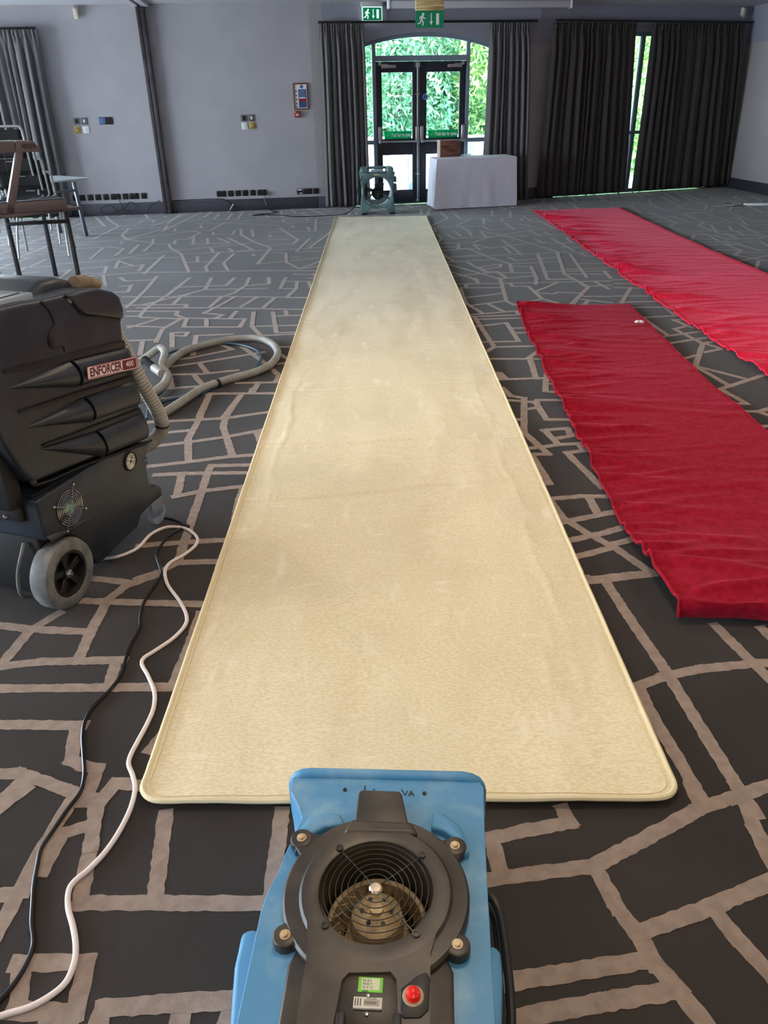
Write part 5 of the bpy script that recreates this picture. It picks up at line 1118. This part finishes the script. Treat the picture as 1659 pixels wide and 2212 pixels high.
# cords on the near carpet
cw_ = [(-1.059, 2.496, 0.006),(-1.011, 2.510, 0.006),(-0.968, 2.543, 0.006),(-0.944, 2.585, 0.006),(-0.926, 2.672, 0.006),(-0.896, 2.719, 0.006),(-0.858, 2.737, 0.006),(-0.793, 2.718, 0.006),(-0.738, 2.652, 0.006),(-0.727, 2.590, 0.006),(-0.755, 2.518, 0.006),(-0.796, 2.460, 0.006),(-0.801, 2.399, 0.006),(-0.770, 2.310, 0.006),(-0.705, 2.206, 0.006),(-0.664, 2.123, 0.006),(-0.656, 2.065, 0.006),(-0.679, 1.997, 0.006),(-0.722, 1.934, 0.006),(-0.746, 1.901, 0.006),(-0.744, 1.869, 0.006),(-0.713, 1.818, 0.006),(-0.675, 1.744, 0.006),(-0.660, 1.676, 0.006),(-0.662, 1.611, 0.006),(-0.670, 1.546, 0.006),(-0.675, 1.498, 0.006),(-0.671, 1.466, 0.006),(-0.650, 1.428, 0.006),(-0.632, 1.383, 0.006),(-0.627, 1.322, 0.006),(-0.635, 1.256, 0.006),(-0.651, 1.200, 0.006),(-0.673, 1.158, 0.006),(-0.695, 1.128, 0.006),(-0.699, 1.103, 0.006),(-0.686, 1.064, 0.006),(-0.663, 1.025, 0.006),(-0.643, 0.984, 0.006),(-0.633, 0.948, 0.006),(-0.635, 0.909, 0.006),(-0.655, 0.883, 0.006),(-0.687, 0.862, 0.006),(-0.722, 0.851, 0.006),(-0.753, 0.842, 0.006),(-0.800, 0.833, 0.006)]
cord('extension_lead', cw_, .0062, M_CORDW, 'white power cord winding over the carpet from the extractor to the bottom left', 'cord', k=8, n=10)
cb_ = [(-0.953, 2.834, 0.005),(-0.906, 2.820, 0.005),(-0.853, 2.797, 0.005),(-0.802, 2.755, 0.005),(-0.787, 2.739, 0.005),(-0.807, 2.728, 0.005),(-0.847, 2.670, 0.005),(-0.863, 2.584, 0.005),(-0.862, 2.514, 0.005),(-0.831, 2.438, 0.005),(-0.810, 2.374, 0.005),(-0.820, 2.277, 0.005),(-0.826, 2.192, 0.005),(-0.815, 2.111, 0.005),(-0.801, 2.052, 0.005),(-0.806, 1.961, 0.005),(-0.801, 1.893, 0.005),(-0.795, 1.825, 0.005),(-0.806, 1.763, 0.005),(-0.834, 1.687, 0.005),(-0.838, 1.631, 0.005),(-0.826, 1.573, 0.005),(-0.801, 1.505, 0.005),(-0.776, 1.437, 0.005),(-0.767, 1.380, 0.005),(-0.780, 1.327, 0.005),(-0.792, 1.268, 0.005),(-0.801, 1.215, 0.005),(-0.792, 1.166, 0.005),(-0.781, 1.120, 0.005),(-0.766, 1.075, 0.005),(-0.751, 1.032, 0.005),(-0.730, 0.987, 0.005),(-0.728, 0.948, 0.005),(-0.736, 0.907, 0.005),(-0.750, 0.877, 0.005),(-0.771, 0.843, 0.005)]
cord('extension_lead', cb_, .0052, M_CORDB, 'black power cord snaking down the carpet left of the white cord', 'cord', k=8, n=10)

# ------------------------------------------------------------------ tables, chairs and food display at left
def legbox(b, p, q, w, d, mi=0):
    p, q = Vector(p), Vector(q); ax = (q-p); L_ = ax.length
    Mr = T(p) @ ax.to_track_quat('Z', 'X').to_matrix().to_4x4(); b.box(-w/2, -d/2, 0, w/2, d/2, L_, mi=mi, bev=min(w, d)*.12, M=Mr)
# near narrow table, brown edge
ZT = .70
c_nr = Vector((-2.732, 7.687, 0.700)); c_nl = Vector((-3.244, 7.113, 0.700)); dirn = (c_nl-c_nr).normalized(); back = Vector((-dirn.y, dirn.x, 0)); 
if back.y < 0: back = -back
tb = empty('buffet_table', 'dark-legged table with brown edge at left, carrying the food display', 'table', loc=(c_nr.x, c_nr.y, 0))
org = Vector((c_nr.x, c_nr.y, 0)); WL = 1.5; DP = .62
def rel(v): return Vector(v) - org
b = B(); b.prism([tuple((dirn*0)[:2]), tuple((dirn*WL)[:2]), tuple((dirn*WL+back*DP)[:2]), tuple((back*DP)[:2])], ZT-.028, ZT, 'z', bev=.005); obj('tabletop', b, M_BROWN, tb)
n1 = rel((-2.939, 7.818, 0.000)); n2 = rel((-3.460, 7.699, 0.000)); 
n1.z = n2.z = 0
for q_ in (n1, n2, n1+back*.46, n2+back*.46):
    b = B(); legbox(b, (q_.x, q_.y, 0), (q_.x - (q_.x-n1.x)*0, q_.y, ZT-.03), .036, .036); l_ = obj('leg', b, M_DARKB, tb)
b = B(); legbox(b, (n1.x, n1.y, ZT-.14), (n2.x, n2.y, ZT-.14), .03, .06); q1, q2 = n1+back*.46, n2+back*.46; legbox(b, (q1.x, q1.y, ZT-.10), (q2.x, q2.y, ZT-.10), .03, .06); obj('apron_bar', b, M_DARKB, tb)
# food display counter on the table
def rp(px, z): return Vector((5.729, -14.271, 0.000))
s_r = Vector((-2.792, 7.496, 0.703)); s_l = Vector((-3.224, 7.209, 0.703)); 
fd = empty('food_display', 'brown metal food display counter with vented canopy and glass guard on the left table', 'food display', loc=(s_r.x, s_r.y, .701))
d2 = (s_l-s_r); d2.z = 0; d2.normalize()
an2 = math.degrees(math.atan2(-d2.y, -d2.x)); fd.rotation_euler = (0, 0, math.radians(an2))
# local: x to the right, y back, z up; origin is base's near right corner
b = B(); b.box(-1.2, 0, 0, 0, .48, .085, bev=.006); obj('base', b, M_BROWN, fd)
b = B(); b.box(-1.18, .01, .085, -.02, .46, .095, bev=.002); obj('base_glass', b, mat('dark_glass', (70, 78, 84), .06, spec=.9), fd)
b = B(); b.prism([(-.528, .0), (-.455, 0), (-.278, .48), (-.335, .48)], .0, .07, 'y', bev=.004); obj('post', b, M_BROWN, fd)
b = B(); b.prism([(-.335, .478), (-.118, .475), (-.176, .561), (-.32, .566)], -.0, .40, 'y', bev=.004); b.box(-1.3, .0, .478, -.33, .40, .566, bev=.004); obj('canopy', b, M_BROWN, fd)
b = B()
for k in range(6): b.prism([(-.262+.019*k, .505), (-.254+.019*k, .505), (-.272+.019*k, .545), (-.280+.019*k, .545-(.012 if k < 2 else 0))], -.003, .001, 'y')
obj('vent_slot', b, M_RAIL, fd)
b = B(); b.prism([(-.20, .48), (-.05, .345), (-.07, .325), (-.17, .34)], .02, .03, 'y'); b.prism([(-1.2, .50), (-.36, .50), (-.36, .20), (-1.2, .20)], .42, .43, 'y'); obj('glass_guard', b, M_GLASS, fd, smooth=False)
# rear white folding table
r1 = Vector((-3.776, 11.104, 0.700)); r2 = Vector((-4.212, 10.539, 0.700))
ta = empty('folding_table', 'white-topped grey-legged folding table behind the stacked chairs', 'table', loc=(r1.x, r1.y, 0))
dA = (r2-r1); dA.z = 0; dA.normalize(); dB = Vector((-dA.y, dA.x, 0)); 
if dB.y < 0: dB = -dB
o_ = Vector((0, 0, 0)); 
b = B(); b.prism([tuple(v[:2]) for v in (dA*.0+dB*.03, dA*.03, dA*1.6, dA*1.6+dB*.75, dA*.03+dB*.75, dB*.72)], ZT-.025, ZT, 'z', bev=.008); obj('tabletop', b, M_TTOP, ta)
g = Vector((-3.875, 10.870, 0.000)) - r1; g.z = 0
for q_ in (g, g+dB*.6, g+dA*1.45, g+dA*1.45+dB*.6):
    b = B(); top_ = q_ + (Vector((0, 0, ZT-.03))) + dA*(.04 if (q_-g).length < .7 else -.04); legbox(b, q_, top_, .045, .03); obj('leg', b, M_GREYL, ta)
b = B(); legbox(b, g+dA*.04+Vector((0, 0, ZT-.13)), g+dA*1.41+Vector((0, 0, ZT-.13)), .03, .06); obj('apron_bar', b, M_GREYL, ta)
# stacked chairs
def make_chair():
    e = empty('stacking_chair', '', 'chair')
    b = B(); w = .25; parts = []
    def T2(pts, r=.011): b.tube(smoothpath(pts, 5), r, 10)
    # back frame: inverted U with rounded corners
    b.tube(smoothpath([(-w, .20, .42), (-w, .25, .62), (-w, .29, .84), (-w+.01, .30, .88), (-w+.04, .302, .90), (0, .302, .902), (w-.04, .302, .90), (w-.01, .30, .88), (w, .29, .84), (w, .25, .62), (w, .20, .42)], 5), .012, 10); obj('back_frame', b, M_CHAIR, e)
    b = B(); b.grid(lambda s, v: Vector(((s-.5)*.455, .245+.05*v-.02*math.cos((s-.5)*PI), .60+.27*v)), 12, 8); o = obj('backrest', b, M_SEAT, e); sm = o.modifiers.new('t', 'SOLIDIFY'); sm.thickness = .012
    b = B(); b.box(-.22, -.22, .43, .22, .20, .465, bev=.016, seg=3); obj('seat', b, M_SEAT, e)
    for sx in (-1, 1):
        b = B(); b.tube(smoothpath([(sx*.27, -.24, .012), (sx*.25, -.19, .43), (sx*.245, -.17, .455)], 4), .011, 10); obj('leg', b, M_CHAIR, e)
        b = B(); b.tube(smoothpath([(sx*.27, .30, .012), (sx*.26, .16, .25), (sx*.25, -.05, .45)], 4), .011, 10); obj('leg', b, M_CHAIR, e)
        b = B(); b.tube([(sx*.25, -.18, .445), (sx*.25, .20, .445)], .011, 10); obj('side_rail', b, M_CHAIR, e)
    b = B(); b.tube(smoothpath([(-.25, .19, .50), (-.18, .21, .56), (.18, .21, .56), (.25, .19, .50)], 5), .010, 8); obj('lumbar_bar', b, M_CHAIR, e)
    return e
ch0 = make_chair()
KIDS[ch0.name] = [o for o in bpy.data.objects if o.parent is ch0]
cs = Vector((-3.844, 9.147, 0.000)); cs = Vector((-3.85, 9.45, 0))
names = ['lowest', 'second from bottom', 'third from bottom', 'topmost']
for i in range(4):
    c = ch0 if i == 0 else copy_tree(ch0)
    c.location = (cs.x - .05*i, cs.y - .05*i, .15*i); c.rotation_euler = (0, 0, math.radians(-168))
    c['label'] = 'grey-framed black stacking chair, '+names[i]+' of the stack by the left tables'; c['group'] = 'stacked chairs at left'

# ------------------------------------------------------------------ outside
b = B(); b.box(-12, 12.9, -.10, 14, 60, -.02); tag(obj('ground_outside', b, M_GRASS, smooth=False), kind='structure')
b = B(); b.prism([(-8, 13.1), (-1, 13.9), (3, 14.5), (7, 15.9), (7, 17.6), (-8, 17.0)], -.02, -.005); tag(obj('patio', b, M_PATIO, smooth=False), 'pale paved patio outside the doors', kind='structure')
fe = empty('white_fence', 'white board fence with flat top rail seen through the glass doors', 'fence', loc=(0, 15.9, 0))
b = B(); b.box(-3.2, -.05, .86, 4.5, .05, .93, bev=.006); obj('top_rail', b, M_FENCE, fe)
b = B(); b.box(-3.2, .012, .10, 4.5, .03, .16); obj('bottom_rail', b, M_FENCE, fe)
x_ = -3.2; i = 0; m0 = None
while x_ < 4.4:
    if i % 9 == 4: b = B(); b.box(x_, -.04, 0, x_+.09, .04, .9); obj('post', b, mat('post_slate', (104, 126, 142), .6), fe, smooth=False); x_ += .10
    else:
        if m0 is None: b = B(); b.box(0, -.01, .0, .115, .01, .86, bev=.003); m0 = obj('board', b, M_FENCE, fe, smooth=False); m0.location = (x_, 0, 0)
        else: o = m0.copy(); COL.objects.link(o); o.location = (x_, 0, 0)
        x_ += .125
    i += 1
def tree(x, y, h, w, n, mt, label, seed, z0=.1):
    r = random.Random(seed); e = empty('garden_tree', label, 'tree', loc=(x, y, 0), group=None)
    b = B(); bm = b.bm; cl_ = [(r.uniform(-.8, .8)*w, r.uniform(-.5, .5)*w, z0 + (h-z0)*r.random()) for _ in range(46)]
    for _ in range(n):
        c = cl_[int(r.random()*len(cl_))]; R_ = .42
        p = Vector((c[0]+r.gauss(0, R_), c[1]+r.gauss(0, R_*.8), c[2]+r.gauss(0, R_*.8)))
        p.x = max(-1.0, min(1.0, p.x)) + r.uniform(-.04, .04); p.y = max(-.85, min(.85, p.y))
        if p.z < .05: p.z = r.uniform(.1, h)
        a_ = Vector((r.uniform(-1, 1), r.uniform(-1, 1), r.uniform(-1.2, .4))).normalized(); s_ = r.uniform(.05, .11)
        sd_ = a_.cross(Vector((r.uniform(-1, 1), r.uniform(-1, 1), r.uniform(-1, 1)))).normalized()*s_*.28
        t_ = p + a_*s_*2; md = p + a_*s_*.9
        bm.faces.new([bm.verts.new(v) for v in (p, md+sd_, t_, md-sd_)])
    o = obj('crown', b, mt, e, smooth=False)
    b = B(); b.tube([(0, 0, -.02), (.05, .02, h*.3), (-.04, .05, h*.6), (.02, .0, h*.9)], .06, 8, rf=lambda i: (.08, .07, .05, .02)[i]); 
    for k in range(6): a_ = k*1.1; zb_ = h*(.25+.1*k); b.tube([(0, .03, zb_), (.5*w*math.cos(a_), .4*w*math.sin(a_), zb_+.5)], .02, 6)
    obj('trunk', b, M_TRUNK, e)
tree(-1.9, 18.3, 4.6, 1.0, 9000, M_LEAF, 'yellow-green leafy tree outside, seen left of the door frame', 1)
tree(.45, 18.1, 4.8, 1.0, 14000, M_LEAF2, 'bluish-green leafy tree outside, filling the left door pane', 2)
tree(2.8, 18.3, 4.8, 1.0, 12000, M_LEAF, 'leafy tree outside, seen through the right sidelight', 3)
tree(-.8, 20.3, 5.2, 1.0, 10000, M_LEAF2, 'taller green tree outside, in the gap behind the left door pane', 6)
tree(1.6, 20.3, 5.4, 1.0, 12000, M_LEAF2, 'dense green leafy tree outside, filling the right door pane', 4)
tree(4.1, 20.4, 5.0, 1.0, 8000, M_LEAF2, 'green tree outside, hidden mostly by the right curtain', 7)
tree(6.5, 19.6, 4.4, 1.0, 9000, M_LEAF, 'leafy tree outside, seen through the slit between the dark curtains', 5)
hb = B()
def hf(s, v): x = -9+22*s; return Vector((x, 23 + .8*nz(x*.6, v*3, 2), -.05 + 6.2*v + .3*nz(x, v*4, 9)))
hb.grid(hf, 60, 16); 
def hf2(s, v): q_ = hf(s, v); return Vector((q_.x, 25.5, q_.z))
hb.grid(hf2, 60, 16)
tag(obj('tall_hedge', hb, mat('hedge_green', (96, 140, 90), .8, rgb2=(150, 190, 130), vscale=3, bump=1, bscale=9, bdist=.15)), 'tall blurred green hedge far behind the trees outside', 'hedge')
